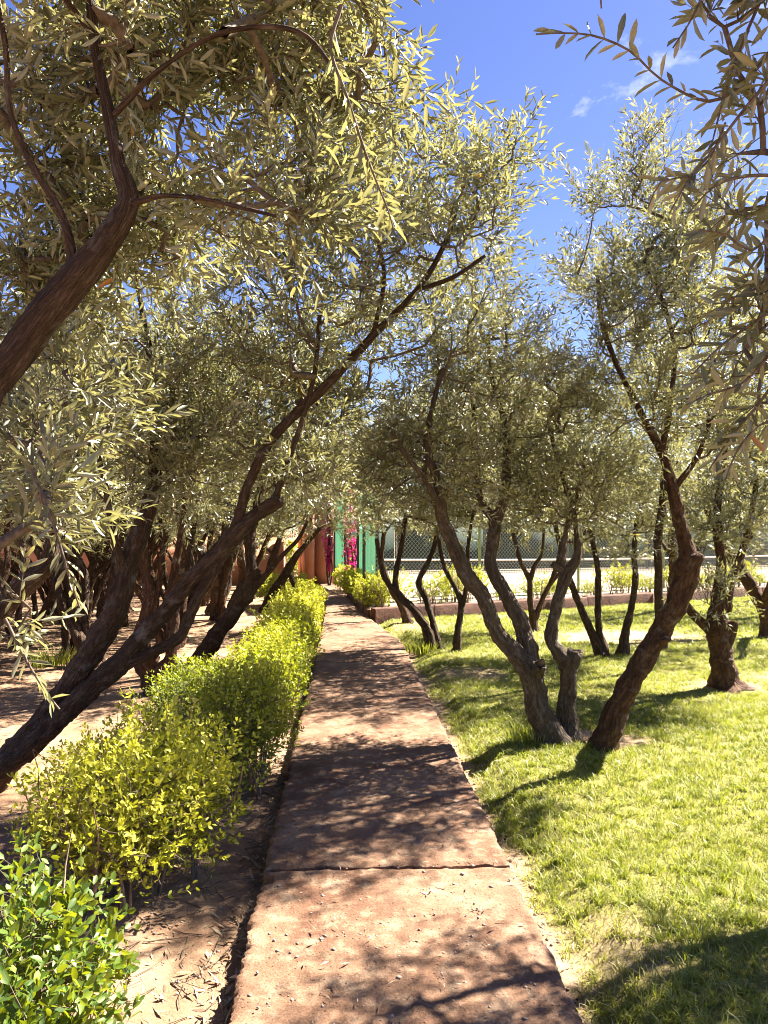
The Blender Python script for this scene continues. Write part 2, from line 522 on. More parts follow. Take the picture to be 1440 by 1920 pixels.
court_o = thing('court_ground', 'pale clay tennis court behind the low wall', 'court')
court_o['kind'] = 'structure'
KA, KB = A([0.47, 13.75]), A([13.4, 19.9])          # foot of the low wall, ends
kd = (KB - KA) / np.linalg.norm(KB - KA)
kn = A([-kd[1], kd[0]])
mb = MB()
cpts = [KA + kn * 0.1, KB + kd * 25 + kn * 0.1, KB + kd * 25 + kn * 60, A([-2.5, 70]), A([0.15, 24])]
top = [(p[0], p[1], 0.13) for p in cpts]
mb.add(top, [tuple(range(len(top)))])
bot = [(p[0], p[1], -0.3) for p in cpts]
n = len(cpts)
mb.add(top + bot, [(i, i + n, (i + 1) % n + n, (i + 1) % n) for i in range(n)])
mb.build('court_surface', M['court'], court_o)
for k in ('label', 'category'):
    del court_o[k]

path_o = thing('path', '', '')
for k in ('label', 'category'):
    del path_o[k]
path_o['kind'] = 'structure'
joints = [-0.4, 0.95, 3.66, 6.85, 9.3, 12.3, 15.2, 18.3, 21.6, 24.5]
slab_dz = [0, 0.0, 0.012, -0.004, 0.010, 0.0, 0.006, -0.004, 0.002, 0]
for k in range(len(joints) - 1):
    y0, y1 = joints[k] + 0.008, joints[k + 1] - 0.008
    st = 0.014 if y0 < 4 else (0.03 if y0 < 9 else 0.08)
    ny = int((y1 - y0) / st) + 1
    nx = int(1.17 / st) + 1
    v = np.linspace(0, 1, ny)[:, None] * np.ones((1, nx))
    u = np.ones((ny, 1)) * np.linspace(0, 1, nx)[None]
    Y = y0 + (y1 - y0) * v
    xl, xr = path_l(Y), path_r(Y)
    xl = xl + 0.008 * noise2(Y, Y * 0 + 1, 3, 31) + 0.008 * noise2(Y, Y * 0 + 1, 14, 32) + 0.007 * noise2(Y, Y*0+3, 40, 33)
    chip = np.clip(noise2(Y, Y * 0 + 9, 6.5, 44, 4) - 0.45, 0, 1)
    xl = xl + 0.11 * chip * (Y < 9) + 0.02 * np.abs(noise2(Y, Y * 0 + 2, 45, 45, 3))
    xr = xr - 0.05 * np.clip(noise2(Y, Y * 0 + 19, 5, 46, 4) - 0.4, 0, 1) - 0.010 * np.abs(noise2(Y, Y * 0 + 7, 40, 47, 3))
    xr = xr + 0.006 * noise2(Y, Y * 0 + 5, 3, 34) + 0.005 * noise2(Y, Y * 0 + 5, 16, 35)
    X = xl + (xr - xl) * u
    wav = 0.008 * noise2(X, X * 0 + k, 5, 36) + 0.006 * noise2(X, X * 0 + k, 24, 43)
    Y = Y + wav * (np.abs(v - 0.5) * 2) ** 6
    Z = slab_dz[k] + 0.007 * noise2(X, Y, 2.2, 37) + 0.005 * noise2(X, Y, 12, 38) + 0.0045 * noise2(X, Y, 34, 39)
    edge = np.minimum(np.minimum(u * (xr - xl), (1 - u) * (xr - xl)), np.minimum(v, 1 - v) * (y1 - y0))
    Z = Z - 0.014 * np.clip(1 - edge / 0.022, 0, 1) ** 2 * (1 + 0.6 * noise2(X, Y, 9, 40))
    i = np.arange(ny - 1)[:, None] * nx + np.arange(nx - 1)[None]
    F = np.stack([i, i + 1, i + nx + 1, i + nx], -1).reshape(-1, 4)
    V = np.stack([X, Y, Z], -1)
    mb = MB()
    mb.add(V.reshape(-1, 3), F)
    rim = np.concatenate([V[0], V[1:, -1], V[-1, ::-1][1:], V[::-1, 0][1:-1]])
    m = len(rim)
    low = rim.copy()
    low[:, 2] = -0.26
    low[:, :2] += 0.012 * np.stack([noise2(rim[:, 1], rim[:, 0], 20, 41), noise2(rim[:, 0], rim[:, 1], 20, 42)], -1)
    q = np.arange(m)
    mb.add(np.concatenate([rim, low]), np.stack([q, q + m, (q + 1) % m + m, (q + 1) % m], -1))
    mb.build('slab', M['path'], path_o, smooth=False)

# ---------------------------------------------------------------- leaves and twigs
LT_NEAR = (A([[0, 0, 0], [-.30, .22, .05], [0, .24, 0], [.30, .22, .05], [-.5, .55, .06], [0, .56, -.02], [.5, .55, .06], [-.32, .83, .02], [0, .84, -.05], [.32, .83, .02], [0, 1, -.09]]),
           [A([[0, 2, 1], [0, 3, 2], [7, 8, 10], [8, 9, 10]]), A([[1, 2, 5, 4], [2, 3, 6, 5], [4, 5, 8, 7], [5, 6, 9, 8]])])
LT_MID = (A([[0, 0, 0], [-.42, .28, .04], [-.46, .66, .03], [0, 1, -.07], [.46, .66, .03], [.42, .28, .04]]), [A([[0, 3, 2, 1], [0, 5, 4, 3]])])
LT_FAR = (A([[0, 0, 0], [.5, .48, 0], [0, 1, -.04], [-.5, .48, 0]]), [A([[0, 1, 2, 3]])])

def leaf_frames(pos, adir, up, L, W):
    a = norm(adir)
    b = norm(np.cross(a, up))
    n = np.cross(b, a)
    return pos, a * L[:, None], b * W[:, None], n * L[:, None]

def put_leaves(mb, fr, tint, lt):
    pos, a, b, n = fr
    T, Fs = lt
    V = pos[:, None] + a[:, None] * T[None, :, 1:2] + b[:, None] * T[None, :, 0:1] + n[:, None] * T[None, :, 2:3]
    k = len(T)
    N = len(pos)
    base = (np.arange(N) * k)[:, None, None]
    tt = np.repeat(tint, k)
    first = True
    for F in Fs:
        FF = (F[None] + base).reshape(-1, F.shape[1])
        if first:
            mb.add(V.reshape(-1, 3), FF, tt)
            first = False
        else:
            mb.f.setdefault(F.shape[1], []).append(FF + mb.n - N * k)

def twig_leaves(rng, p0, d, ln, curv, nl, L0, W0, up_bias=0.32, start=0.12):
    """nl opposite pairs along every shoot; returns leaf frames and the shoots' points"""
    N = len(p0)
    t = np.linspace(start, 1.0, nl)[None, :] + rng.normal(0, 0.02, (N, nl))
    pts = p0[:, None] + d[:, None] * (ln[:, None] * t)[..., None] + curv[:, None] * (t ** 2)[..., None] * ln[:, None, None]
    tan = norm(d[:, None] + 2 * curv[:, None] * t[..., None])
    ref = norm(rng.normal(0, 1, (N, 3)))
    s1 = norm(np.cross(tan, ref[:, None]))
    s2 = np.cross(tan, s1)
    alt = (np.arange(nl) % 2)[None, :, None]
    side = s1 * (1 - alt) + s2 * alt
    P2 = np.concatenate([pts, pts], 1).reshape(-1, 3)
    opn = (0.95 - 0.45 * t)[..., None]
    D2 = np.concatenate([tan * 0.75 + side * opn, tan * 0.75 - side * opn], 1).reshape(-1, 3)
    D2 = D2 + rng.normal(0, 0.22, D2.shape)
    D2[:, 2] -= 0.06
    n = len(P2)
    tl = np.concatenate([t, t], 1).ravel()
    size = rng.uniform(0.7, 1.12, n) * (0.72 + 0.5 * np.sin(np.clip(tl, 0, 1) * 2.6))
    up = norm(rng.normal(0, 1, (n, 3)) * (1 - up_bias) + A([0, 0, 1.0]) * up_bias + 0.25 * norm(np.concatenate([tan, tan], 1).reshape(-1, 3)))
    keep = rng.random(n) < 0.93
    fr = leaf_frames(P2, D2, up, L0 * size, W0 * size * rng.uniform(0.85, 1.15, n))
    return tuple(x[keep] for x in fr)

def twig_wood(mb, p0, d, ln, curv, r0, seg=2, sides=3):
    N = len(p0)
    t = np.linspace(0, 1, seg + 1)
    pts = p0[:, None] + d[:, None] * (ln[:, None] * t[None])[..., None] + curv[:, None] * (t ** 2)[None, :, None] * ln[:, None, None]
    u = norm(np.cross(d, A([0.3, 0.5, 0.81])))
    w = np.cross(d, u)
    th = np.arange(sides) * 2 * math.pi / sides
    rr = r0 * (1 - 0.75 * t)
    V = pts[:, :, None] + rr[None, :, None, None] * (u[:, None, None] * np.cos(th)[None, None, :, None] + w[:, None, None] * np.sin(th)[None, None, :, None])
    i = np.arange(seg)[:, None] * sides
    j = np.arange(sides)[None]
    F = np.stack([i + j, i + (j + 1) % sides, i + sides + (j + 1) % sides, i + sides + j], -1).reshape(-1, 4)
    base = (np.arange(N) * (seg + 1) * sides)[:, None, None]
    mb.add(V.reshape(-1, 3), (F[None] + base).reshape(-1, 4))

# ---------------------------------------------------------------- olive trees
CAMP = A([0, 0, 1.6])
CF = A([math.sin(math.radians(2.78)), math.cos(math.radians(2.78)), 0.0208])
CR = A([math.cos(math.radians(2.78)), -math.sin(math.radians(2.78)), 0])
LEAF_UNIT = {}
def leaf_unit(kind, tint, mat):
    key = (kind, round(tint, 2))
    if key not in LEAF_UNIT:
        mb = MB()
        put_leaves(mb, (np.zeros((1, 3)), A([[0, 1., 0]]), A([[1., 0, 0]]), A([[0, 0, 1.]])), A([tint]), LT_NEAR)
        me = mb.mesh('leaf')
        me.materials.append(mat)
        LEAF_UNIT[key] = me
    return LEAF_UNIT[key]

def single_leaves(fr, tint, count, parent, mat, kind, off):
    """the largest-looking leaves become objects of their own; returns the rest"""
    pos, a, b, n = fr
    v = pos + a * 0.5 - CAMP
    z = v @ CF
    x = v @ CR
    inside = (z > 0.3) & (np.abs(x / np.maximum(z, .01)) < 0.49) & (np.abs(v[:, 2] / np.maximum(z, .01)) < 0.65)
    size = np.linalg.norm(np.cross(a, v), axis=1) / np.maximum(np.linalg.norm(v, axis=1), .01) ** 2
    score = np.where(inside, size, -1)
    pick = np.argsort(-score)[:count]
    pick = pick[score[pick] > 0]
    for i in pick:
        me = leaf_unit(kind, round(float(tint[i]) * 10) / 10, mat)
        o = bpy.data.objects.new('leaf', me)
        COL.objects.link(o)
        o.parent = parent
        p = pos[i] - off
        o.matrix_local = Matrix(((b[i][0], a[i][0], n[i][0], p[0]), (b[i][1], a[i][1], n[i][1], p[1]), (b[i][2], a[i][2], n[i][2], p[2]), (0, 0, 0, 1)))
    keep = np.ones(len(pos), bool)
    keep[pick] = False
    return tuple(q[keep] for q in fr), tint[keep]

def olive(label, limbs, crowns, n_pts, seed, group, lod='mid', name='olive_tree', shoots=4, pairs=8, leaf=(0.062, 0.0135), shoot_len=(0.2, 0.38),
          bark='bark', singles=0, thin=False, stubs=(), attach_from=0.3, sprays=(), rough=0.13, wild=0.5, up=0.35, base=None, clump=0.0, flat=0.0):
    rng = np.random.default_rng(seed)
    if lod == 'far':
        n_pts = int(n_pts * 0.78)
    near = lod == 'near'
    base = A(limbs[0][0][:3], float) if base is None else A(base, float)
    root = thing(name, label, 'olive tree', base, 0, group)
    # wood traced limb by limb
    nodes, rads, ok = [], [], []
    sides = {'near': 22, 'mid': 22, 'far': 10}[lod]
    step = {'near': 0.022, 'mid': 0.02, 'far': 0.05}[lod]
    for k, L in enumerate(limbs):
        q = resample(L, step)
        mb = MB()
        if k == 0:
            ln = np.concatenate([[0], np.cumsum(np.linalg.norm(np.diff(q[:, :3], axis=0), axis=1))])
            q[:, 3] *= 1 + 0.30 * np.exp(-ln / 0.12)
        else:
            q[0, 3] *= 0.9
        wob = norm(rng.normal(0, 1, (1, 3)))
        ph = np.arange(len(q)) * step
        jit = np.stack([vnoise(np.stack([ph * 3.2, ph * 0 + seed * 1.7 + k, ph * 0 + j], -1), seed + j) for j in range(3)], -1)
        q[:, :3] += jit * q[:, 3:4] * 0.28 * np.clip(ph / 0.2, 0, 1)[:, None]
        tube(mb, q[:, :3], q[:, 3], sides if q[:, 3].max() > 0.012 else 7, flare=0.34 if k == 0 else 0.0, rough=rough * (1.35 if q[:, 3].max() > 0.04 else 1), seed=seed * 7 + k, bark=True, cap=True)
        mb.build('trunk' if k == 0 else 'limb', M[bark], root, off=base, smooth=True)
        s = {'near': 4, 'mid': 5, 'far': 3}[lod]
        f = np.linspace(0, 1, len(q))
        nodes.append(q[::s, :3]); rads.append(q[::s, 3])
        ok.append((f[::s] > (attach_from if k == 0 else 0.25)))
    for sx in stubs:                                   # healed pruning wounds: a swollen rim round a sunken heart
        q = A(sx, float)
        p0_, p1_ = q[0, :3], q[-1, :3]
        ax = norm((p1_ - p0_)[None])[0]
        r0_ = q[0, 3]
        h_ = np.linalg.norm(p1_ - p0_)
        u_ = norm(np.cross(ax, A([.3, .8, .52]))[None])[0]; w_ = np.cross(ax, u_)
        for nm, prof, mt in (('knot', ((-.4, 1.0), (0.2, 1.08), (.6, 1.0), (.85, .92), (1.0, .74), (.97, .55)), bark), ('knot_heart', ((.97, .56), (.80, .40), (.62, .2), (.58, .02)), 'cutwood')):
            mb = MB()
            na_ = 16
            th_ = np.arange(na_) * 2 * math.pi / na_
            V = []
            for hh_, rr_ in prof:
                wob = 1 + 0.16 * vnoise(np.stack([np.cos(th_) * 1.3 + hh_ * 2, np.sin(th_) * 1.3, th_ * 0 + seed], -1), seed + 5)
                dz_ = 0.16 * vnoise(np.stack([np.cos(th_) * 1.1, np.sin(th_) * 1.1, th_ * 0 + seed + 9], -1), seed + 6) * (hh_ > 0)
                V.append(p0_ + np.outer((hh_ + dz_) * h_, ax) + r0_ * (rr_ * wob)[:, None] * (np.outer(np.cos(th_), u_) + np.outer(np.sin(th_), w_)))
            V = A(V)
            m_ = len(prof)
            ii = np.arange(m_ - 1)[:, None] * na_; jj = np.arange(na_)[None]
            F = np.stack([ii + jj, ii + (jj + 1) % na_, ii + na_ + (jj + 1) % na_, ii + na_ + jj], -1).reshape(-1, 4)
            bkv = np.stack([np.repeat([np.cos(th_) * r0_], m_, 0), np.repeat([np.sin(th_) * r0_], m_, 0), np.repeat(A([p[0] * h_ for p in prof])[:, None], na_, 1)], -1)
            mb.add(V.reshape(-1, 3), F, 0.5, bkv.reshape(-1, 3))
            ko = mb.build(nm, M[mt], root if nm == 'knot' else ko, off=base, smooth=True)
    nodes = np.concatenate(nodes); rads = np.concatenate(rads); ok = np.concatenate(ok)
    P = nodes[ok]; R = rads[ok]
    # points the crown has to reach
    E = A(crowns, float)
    wgt = E[:, 3] * E[:, 4] * E[:, 5]
    wgt = wgt ** 0.8
    cnt = rng.multinomial(n_pts, wgt / wgt.sum())
    pts, cen = [], []
    for e, c in zip(E, cnt):
        g = norm(rng.normal(0, 1, (c * 3 + 8, 3))) * rng.random((c * 3 + 8, 1)) ** 0.42
        q = e[:3] + g * e[3:6]
        if clump > 0:
            q = q[vnoise(q * 2.6, seed + 3) > -0.35 * (2 - clump)]
        q = q[:c]
        pts.append(q); cen.append(np.repeat(e[None, :3] - A([0, 0, e[5] * 0.5])[None], len(q), 0))
    pts = np.concatenate(pts); cen = np.concatenate(cen)
    d0 = np.min(np.linalg.norm(pts[:, None] - P[None, ::2], axis=2), axis=1)
    order = np.argsort(d0)
    pts, cen = pts[order], cen[order]
    cap_n = len(P) + n_pts * 24 + 10
    NP = np.zeros((cap_n, 3)); NP[:len(P)] = P
    PEN = np.zeros(cap_n); PEN[:len(P)] = R * 3.0
    parent = np.full(cap_n, -1)
    nn = len(P)
    paths, tipdir = [], np.zeros((len(pts), 3))
    upv = A([0, 0, 1.0])
    for i, p in enumerate(pts):
        dv = p - NP[:nn]
        dist = np.sqrt((dv * dv).sum(1)) + PEN[:nn]
        below = np.clip(-dv[:, 2], 0, None)
        j = int(np.argmin(dist + below * 0.6))
        a = NP[j]
        v = p - a
        L = float(np.linalg.norm(v))
        ns = int(min(22, max(2, math.ceil(L / 0.11))))
        tt = (np.arange(1, ns + 1) / ns)[:, None]
        bow = (upv * 0.22 * rng.uniform(-0.2, 1) + rng.normal(0, 0.12, 3)) * L
        pp = a + v * tt + bow * (tt * (1 - tt)) * -1.0 + rng.normal(0, 0.008, (ns, 3)) * min(1, L * 3)
        NP[nn:nn + ns] = pp
        parent[nn] = j
        parent[nn + 1:nn + ns] = np.arange(nn, nn + ns - 1)
        paths.append((j, nn, ns))
        PEN[nn:nn + ns] = 0.02
        nn += ns
        td = pp[-1] - pp[-2]
        tipdir[i] = td / max(np.linalg.norm(td), 1e-6)
    # branch thickness by pipe model
    acc = np.zeros(nn)
    e = 2.35
    for (j, s, ns) in reversed(paths):
        run = 0.0032 ** e if not near else 0.0026 ** e
        for q in range(s + ns - 1, s - 1, -1):
            acc[q] += run
            run = acc[q]
        if j >= len(P):
            acc[j] += run
    rad = np.minimum(acc ** (1 / e), 0.017 if near else 0.024)
    wood = MB()
    for (j, s, ns) in paths:
        idx = np.concatenate([[j], np.arange(s, s + ns)])
        rr = np.concatenate([[rad[s]], rad[s:s + ns]])
        if lod != 'near' and ns > 3:
            sel = np.unique(np.concatenate([np.arange(0, ns + 1, 2), [ns]]))
            idx, rr = idx[sel], rr[sel]
        tube(wood, NP[idx], rr, {'near': 6, 'mid': 4, 'far': 3}[lod])
    # leafy shoots from every branch tip and back along its last stretch
    p0s, ds = [], []
    for i, (j, s, ns) in enumerate(paths):
        m = shoots
        back = rng.integers(0, min(ns, 5), m)
        back[0] = 0
        p0s.append(NP[s + ns - 1 - back])
        out = p0s[-1] - cen[i]
        out = out / np.maximum(np.linalg.norm(out, axis=1, keepdims=True), 1e-6)
        dd = tipdir[i] * 0.55 + out * 0.45 + upv * up + rng.normal(0, wild, (m, 3))
        dd[:, 2] *= (1 - flat)
        ds.append(norm(dd))
    p0 = np.concatenate(p0s); d = np.concatenate(ds)
    N = len(p0)
    ln = rng.uniform(*shoot_len, N)
    curv = rng.normal(0, 0.10, (N, 3)); curv[:, 2] -= 0.10
    twig_wood(wood, p0, d, ln, curv, 0.0021 if lod != 'near' else 0.0016, seg=3 if near else 1)
    fr = twig_leaves(rng, p0, d, ln, curv, pairs, *leaf)
    for sp in sprays:                                  # single drooping branches
        q = resample(sp, 0.02)
        tube(wood, q[:, :3], q[:, 3], 6)
        k = np.arange(2, len(q) - 1)
        kk = np.repeat(k, 1)
        tan = norm(q[kk + 1, :3] - q[kk - 1, :3])
        side = norm(np.cross(tan, norm(rng.normal(0, 1, (len(kk), 3)))))
        for sg in (1, -1):
            dd = tan * 0.7 + side * sg * 0.8 + rng.normal(0, 0.2, side.shape) + A([0, 0, -0.12])
            n = len(kk)
            sz = rng.uniform(0.7, 1.15, n)
            f2 = leaf_frames(q[kk, :3], dd, norm(rng.normal(0, 0.5, (n, 3)) + upv), leaf[0] * sz, leaf[1] * sz)
            fr = tuple(np.concatenate([x, y]) for x, y in zip(fr, f2))
    n = len(fr[0])
    tint = np.clip(rng.normal(0.45, 0.2, n) + 0.25 * vnoise(fr[0] * 2.2, seed + 9), 0, 0.96)
    yl = rng.random(n)
    tint = np.where(yl < 0.006, rng.uniform(0.97, 1.0, n), tint)
    lt = LT_FAR if thin else {'near': LT_MID, 'mid': LT_MID, 'far': LT_FAR}[lod]
    foliage_parent = root
    lm = MB()
    cr_o = obj('crown', bpy.data.meshes.new('crown'), M['olive'], root)
    if singles:
        fr, tint = single_leaves(fr, tint, singles, cr_o, M['olive'], 'olive', base)
    put_leaves(lm, fr, tint, lt)
    old = cr_o.data
    cr_o.data = lm.mesh('crown', base)
    cr_o.data.materials.append(M['olive'])
    bpy.data.meshes.remove(old)
    cr_o['kind'] = 'stuff'
    wood.build('branches', M['twig'], cr_o, off=base, smooth=True)['kind'] = 'stuff'
    STAT.append((label[:40], len(tint), wood.n))
    return root
STAT = []
RG = 'olive trees standing in the lawn'
LG = 'olive trees standing in the bare soil'

# ---- lawn side, front clump of three
olive('grey forked olive trunk with a knot hole, front of the lawn clump', [
    [(1.57,5.867,-0.076,0.101),(1.521,5.865,0.128,0.091),(1.472,5.864,0.292,0.084),(1.431,5.862,0.464,0.084),(1.324,5.845,0.602,0.067),(1.135,5.82,0.81,0.057),(1.048,5.789,1.035,0.055),(0.904,5.772,1.238,0.056),(0.8,5.752,1.48,0.049),(0.724,5.721,1.68,0.044),(0.663,5.668,1.955,0.034),(0.581,5.567,2.221,0.024),(0.616,5.46,2.476,0.017),(0.678,5.401,2.733,0.015)],
    [(1.439,5.862,0.447,0.08),(1.41,5.91,0.652,0.068),(1.371,5.957,0.852,0.061),(1.236,6.009,1.097,0.05),(1.132,6.06,1.296,0.047),(1.171,6.104,1.515,0.047),(1.202,6.149,1.664,0.044),(1.103,6.201,1.795,0.03),(1.037,6.248,2.08,0.023),(1.054,6.289,2.48,0.018),(1.018,6.333,2.886,0.016)],
    [(1.202,6.149,1.652,0.042),(1.27,6.142,1.858,0.037),(1.287,6.135,2.158,0.032),(1.27,6.129,2.459,0.025),(1.179,6.127,2.76,0.018),(1.136,6.122,3.103,0.015)],
    [(0.738,5.732,1.62,0.029),(0.581,5.573,1.93,0.021),(0.418,5.476,2.133,0.016),(0.298,5.378,2.311,0.013)]],
    [(0.571,5.861,2.54,0.429,0.5,0.613),(0.938,5.831,3.112,0.388,0.7,0.572),(1.201,6.128,2.674,0.43,0.7,0.644),(0.71,5.664,2.034,0.356,0.6,0.356),(1.351,6.233,2.08,0.306,0.5,0.393),(0.349,5.584,1.949,0.272,0.5,0.272)], 350, 11, RG, thin=True, leaf=(0.058, 0.0125), bark='bark_grey',
    stubs=[[(1.443,5.811,0.498,0.05),(1.442,5.71,0.564,0.049),(1.44,5.639,0.593,0.044)]], clump=1.35)
olive('grey kinked olive trunk with a pale sawn shoulder, middle of the lawn clump', [
    [(1.729,5.959,-0.071,0.078),(1.713,5.956,0.145,0.068),(1.729,5.95,0.353,0.061),(1.721,5.947,0.519,0.065),(1.646,5.949,0.636,0.053),(1.592,5.949,0.735,0.046),(1.634,5.963,0.933,0.044),(1.681,5.977,1.119,0.045),(1.734,5.981,1.256,0.045),(1.809,5.975,1.374,0.034),(1.809,5.972,1.537,0.022),(1.767,5.969,1.768,0.019),(1.689,6.017,2.065,0.019),(1.604,6.014,2.403,0.015)],
    [(1.726,5.982,1.231,0.034),(1.692,5.982,1.348,0.029),(1.717,5.976,1.558,0.021),(1.821,5.965,1.852,0.019),(1.899,6.003,2.234,0.015)]],
    [(1.702,6.064,2.154,0.405,0.6,0.597),(1.673,6.103,2.76,0.301,0.5,0.473),(1.9,6.012,1.811,0.338,0.5,0.296),(1.52,6.032,1.727,0.296,0.5,0.296)], 210, 12, RG, thin=True, leaf=(0.056, 0.012), bark='bark_grey',
    stubs=[[(1.729,5.947,0.527,0.068),(1.764,5.923,0.614,0.065),(1.778,5.912,0.649,0.058)], [(1.681,5.974,1.274,0.027),(1.603,5.936,1.317,0.022)]], clump=1.35)
olive('thick reddish olive trunk leaning outward, nearest of the lawn clump', [
    [(1.904,5.701,-0.081,0.095),(1.96,5.694,0.086,0.082),(2.051,5.686,0.293,0.08),(2.19,5.673,0.564,0.077),(2.329,5.661,0.823,0.072),(2.444,5.651,1.062,0.077),(2.524,5.643,1.261,0.082),(2.524,5.64,1.401,0.062),(2.508,5.638,1.52,0.051),(2.468,5.636,1.72,0.046),(2.412,5.634,1.959,0.038),(2.34,5.632,2.178,0.026),(2.169,5.585,2.469,0.021),(2.011,5.586,2.785,0.018),(1.868,5.535,3.127,0.016),(1.82,5.482,3.424,0.012)],
    [(2.348,5.633,2.158,0.025),(2.407,5.622,2.516,0.02),(2.446,5.612,2.915,0.016),(2.326,5.56,3.298,0.016),(2.188,5.56,3.614,0.012)],
    [(2.436,5.634,1.879,0.023),(2.649,5.668,2.163,0.018),(2.773,5.704,2.532,0.018),(2.817,5.744,2.949,0.012)]],
    [(2.129,5.564,3.535,0.514,0.75,0.593),(1.992,5.509,4.105,0.294,0.5,0.352),(2.568,5.653,3.087,0.442,0.75,0.764),(1.893,5.588,2.943,0.277,0.55,0.435),(2.209,5.582,2.508,0.435,0.6,0.356),(2.776,5.757,2.377,0.327,0.6,0.409),(2.567,5.637,3.85,0.322,0.6,0.442)], 420, 13, RG, thin=True,
    leaf=(0.058, 0.0125), bark='bark_red', stubs=[[(2.524,5.642,1.289,0.082),(2.57,5.618,1.378,0.075),(2.586,5.606,1.41,0.065)], [(2.305,5.634,0.748,0.033),(2.359,5.57,0.792,0.023)]], clump=1.35, wild=0.42, up=0.45)
# ---- lawn side, behind
olive('stocky olive stump with leafy suckers and one sawn side arm', [
    [(3.871,7.708,-0.064,0.134),(3.849,7.705,0.121,0.112),(3.816,7.701,0.376,0.098),(3.794,7.697,0.621,0.107),(3.783,7.693,0.839,0.067),(3.828,7.733,1.217,0.047),(3.806,7.725,1.655,0.04),(3.838,7.715,2.093,0.031),(3.934,7.748,2.647,0.023),(4.096,7.779,3.207,0.019)],
    [(3.761,7.702,0.458,0.054),(3.669,7.704,0.588,0.049),(3.56,7.707,0.686,0.042),(3.457,7.71,0.817,0.036)],
    [(3.863,7.722,0.726,0.058),(3.949,7.73,1.08,0.04),(4.036,7.721,1.326,0.034),(4.156,7.706,1.764,0.025),(4.237,7.691,2.312,0.022)]],
    [(3.678,7.547,0.906,0.203,0.28,0.374),(4.074,7.71,1.764,0.493,0.7,0.493),(4.152,7.788,2.653,0.444,0.8,0.721),(3.671,7.633,1.6,0.324,0.5,0.324),(4.426,7.96,3.361,0.398,0.7,0.682)], 320, 14, RG, thin=True, leaf=(0.06, 0.013), bark='bark_red',
    stubs=[[(3.892,7.695,0.485,0.058),(3.925,7.671,0.613,0.049),(3.925,7.66,0.646,0.042)]], clump=0.5)
olive('slim forked olive stem on the lawn behind the kinked trunk', [
    [(3.258,9.69,-0.07,0.072),(3.135,9.69,0.228,0.053),(2.999,9.69,0.548,0.045),(2.877,9.69,0.84,0.039),(2.748,9.688,1.227,0.031),(2.646,9.684,1.668,0.027)],
    [(3.299,9.688,-0.043,0.056),(3.217,9.684,0.344,0.042),(3.203,9.677,0.717,0.042),(3.205,9.719,1.088,0.036),(3.152,9.764,1.463,0.031),(3.166,9.755,1.874,0.024)]],
    [(2.946,9.765,1.874,0.549,0.8,0.48),(3.253,9.839,2.431,0.554,0.9,0.624),(2.768,9.858,2.639,0.554,0.9,0.693),(2.373,9.666,3.162,0.475,0.8,0.543),(2.034,8.296,2.415,0.466,0.7,0.495),(1.666,8.506,2.792,0.417,0.6,0.477)], 520, 15, RG, lod='far', leaf=(0.064, 0.015))
olive('short slanting olive stem on the lawn beside the pale straight stem', [
    [(3.538,9.777,-0.06,0.073),(3.606,9.766,0.297,0.051),(3.674,9.756,0.64,0.042),(3.701,9.747,0.983,0.039),(3.706,9.79,1.324,0.031),(3.779,9.826,1.808,0.028)]],
    [(3.703,9.837,1.461,0.485,0.6,0.347),(3.845,9.914,2.23,0.63,0.9,0.63)], 190, 16, RG, lod='far', leaf=(0.064, 0.015))
olive('pale straight tall olive stem behind the leaning reddish trunk', [
    [(3.677,8.863,0.197,0.056),(3.664,8.856,0.602,0.051),(3.639,8.845,1.164,0.049),(3.657,8.834,1.662,0.046),(3.7,8.821,2.161,0.041),(3.737,8.807,2.785,0.031),(3.705,8.795,3.408,0.028)]],
    [(3.715,8.902,3.05,0.694,0.9,0.82),(3.873,8.916,2.041,0.505,0.7,0.441),(3.628,8.988,3.958,0.51,0.8,0.701)], 260, 17, RG, lod='far', leaf=(0.064, 0.015))
olive('olive of crossing stems on the lawn edge close to the path', [
    [(1.128,10.294,-0.056,0.088),(1.071,10.291,0.208,0.064),(0.914,10.293,0.472,0.056),(0.7,10.299,0.715,0.047),(0.657,10.296,0.958,0.035),(0.728,10.285,1.315,0.032),(0.784,10.273,1.743,0.029)],
    [(1.228,10.288,-0.013,0.05),(1.148,10.334,0.381,0.044),(1.066,10.382,0.663,0.044),(0.98,10.382,0.865,0.041),(1.08,10.373,1.096,0.033),(1.188,10.361,1.384,0.032),(1.296,10.346,1.888,0.025)],
    [(0.678,10.3,0.708,0.038),(0.512,10.253,0.925,0.035),(0.452,10.202,1.141,0.029),(0.392,10.098,1.46,0.028)]],
    [(0.784,10.268,1.993,0.571,0.7,0.428),(1.296,10.346,1.888,0.432,0.7,0.505),(0.282,10.183,2.448,0.565,0.8,0.495),(0.863,10.349,2.753,0.721,0.9,0.577)], 430, 18, RG, lod='far', leaf=(0.064, 0.015))
olive('thin upright olive stem on the lawn left of the clump', [
    [(1.463,10.177,-0.04,0.052),(1.477,10.17,0.293,0.043),(1.526,10.161,0.596,0.041),(1.427,10.161,0.837,0.032),(1.286,10.162,1.105,0.028),(1.215,10.158,1.459,0.021)],
    [(1.54,10.161,0.568,0.032),(1.596,10.15,0.964,0.032),(1.61,10.141,1.388,0.025),(1.694,10.126,1.883,0.018)]],
    [(1.426,10.239,1.885,0.428,0.6,0.428),(1.782,10.213,2.314,0.571,0.8,0.571),(2.046,10.087,2.943,0.636,0.9,0.707),(1.411,10.118,2.943,0.565,0.8,0.636)], 460, 19, RG, lod='far', leaf=(0.064, 0.015))
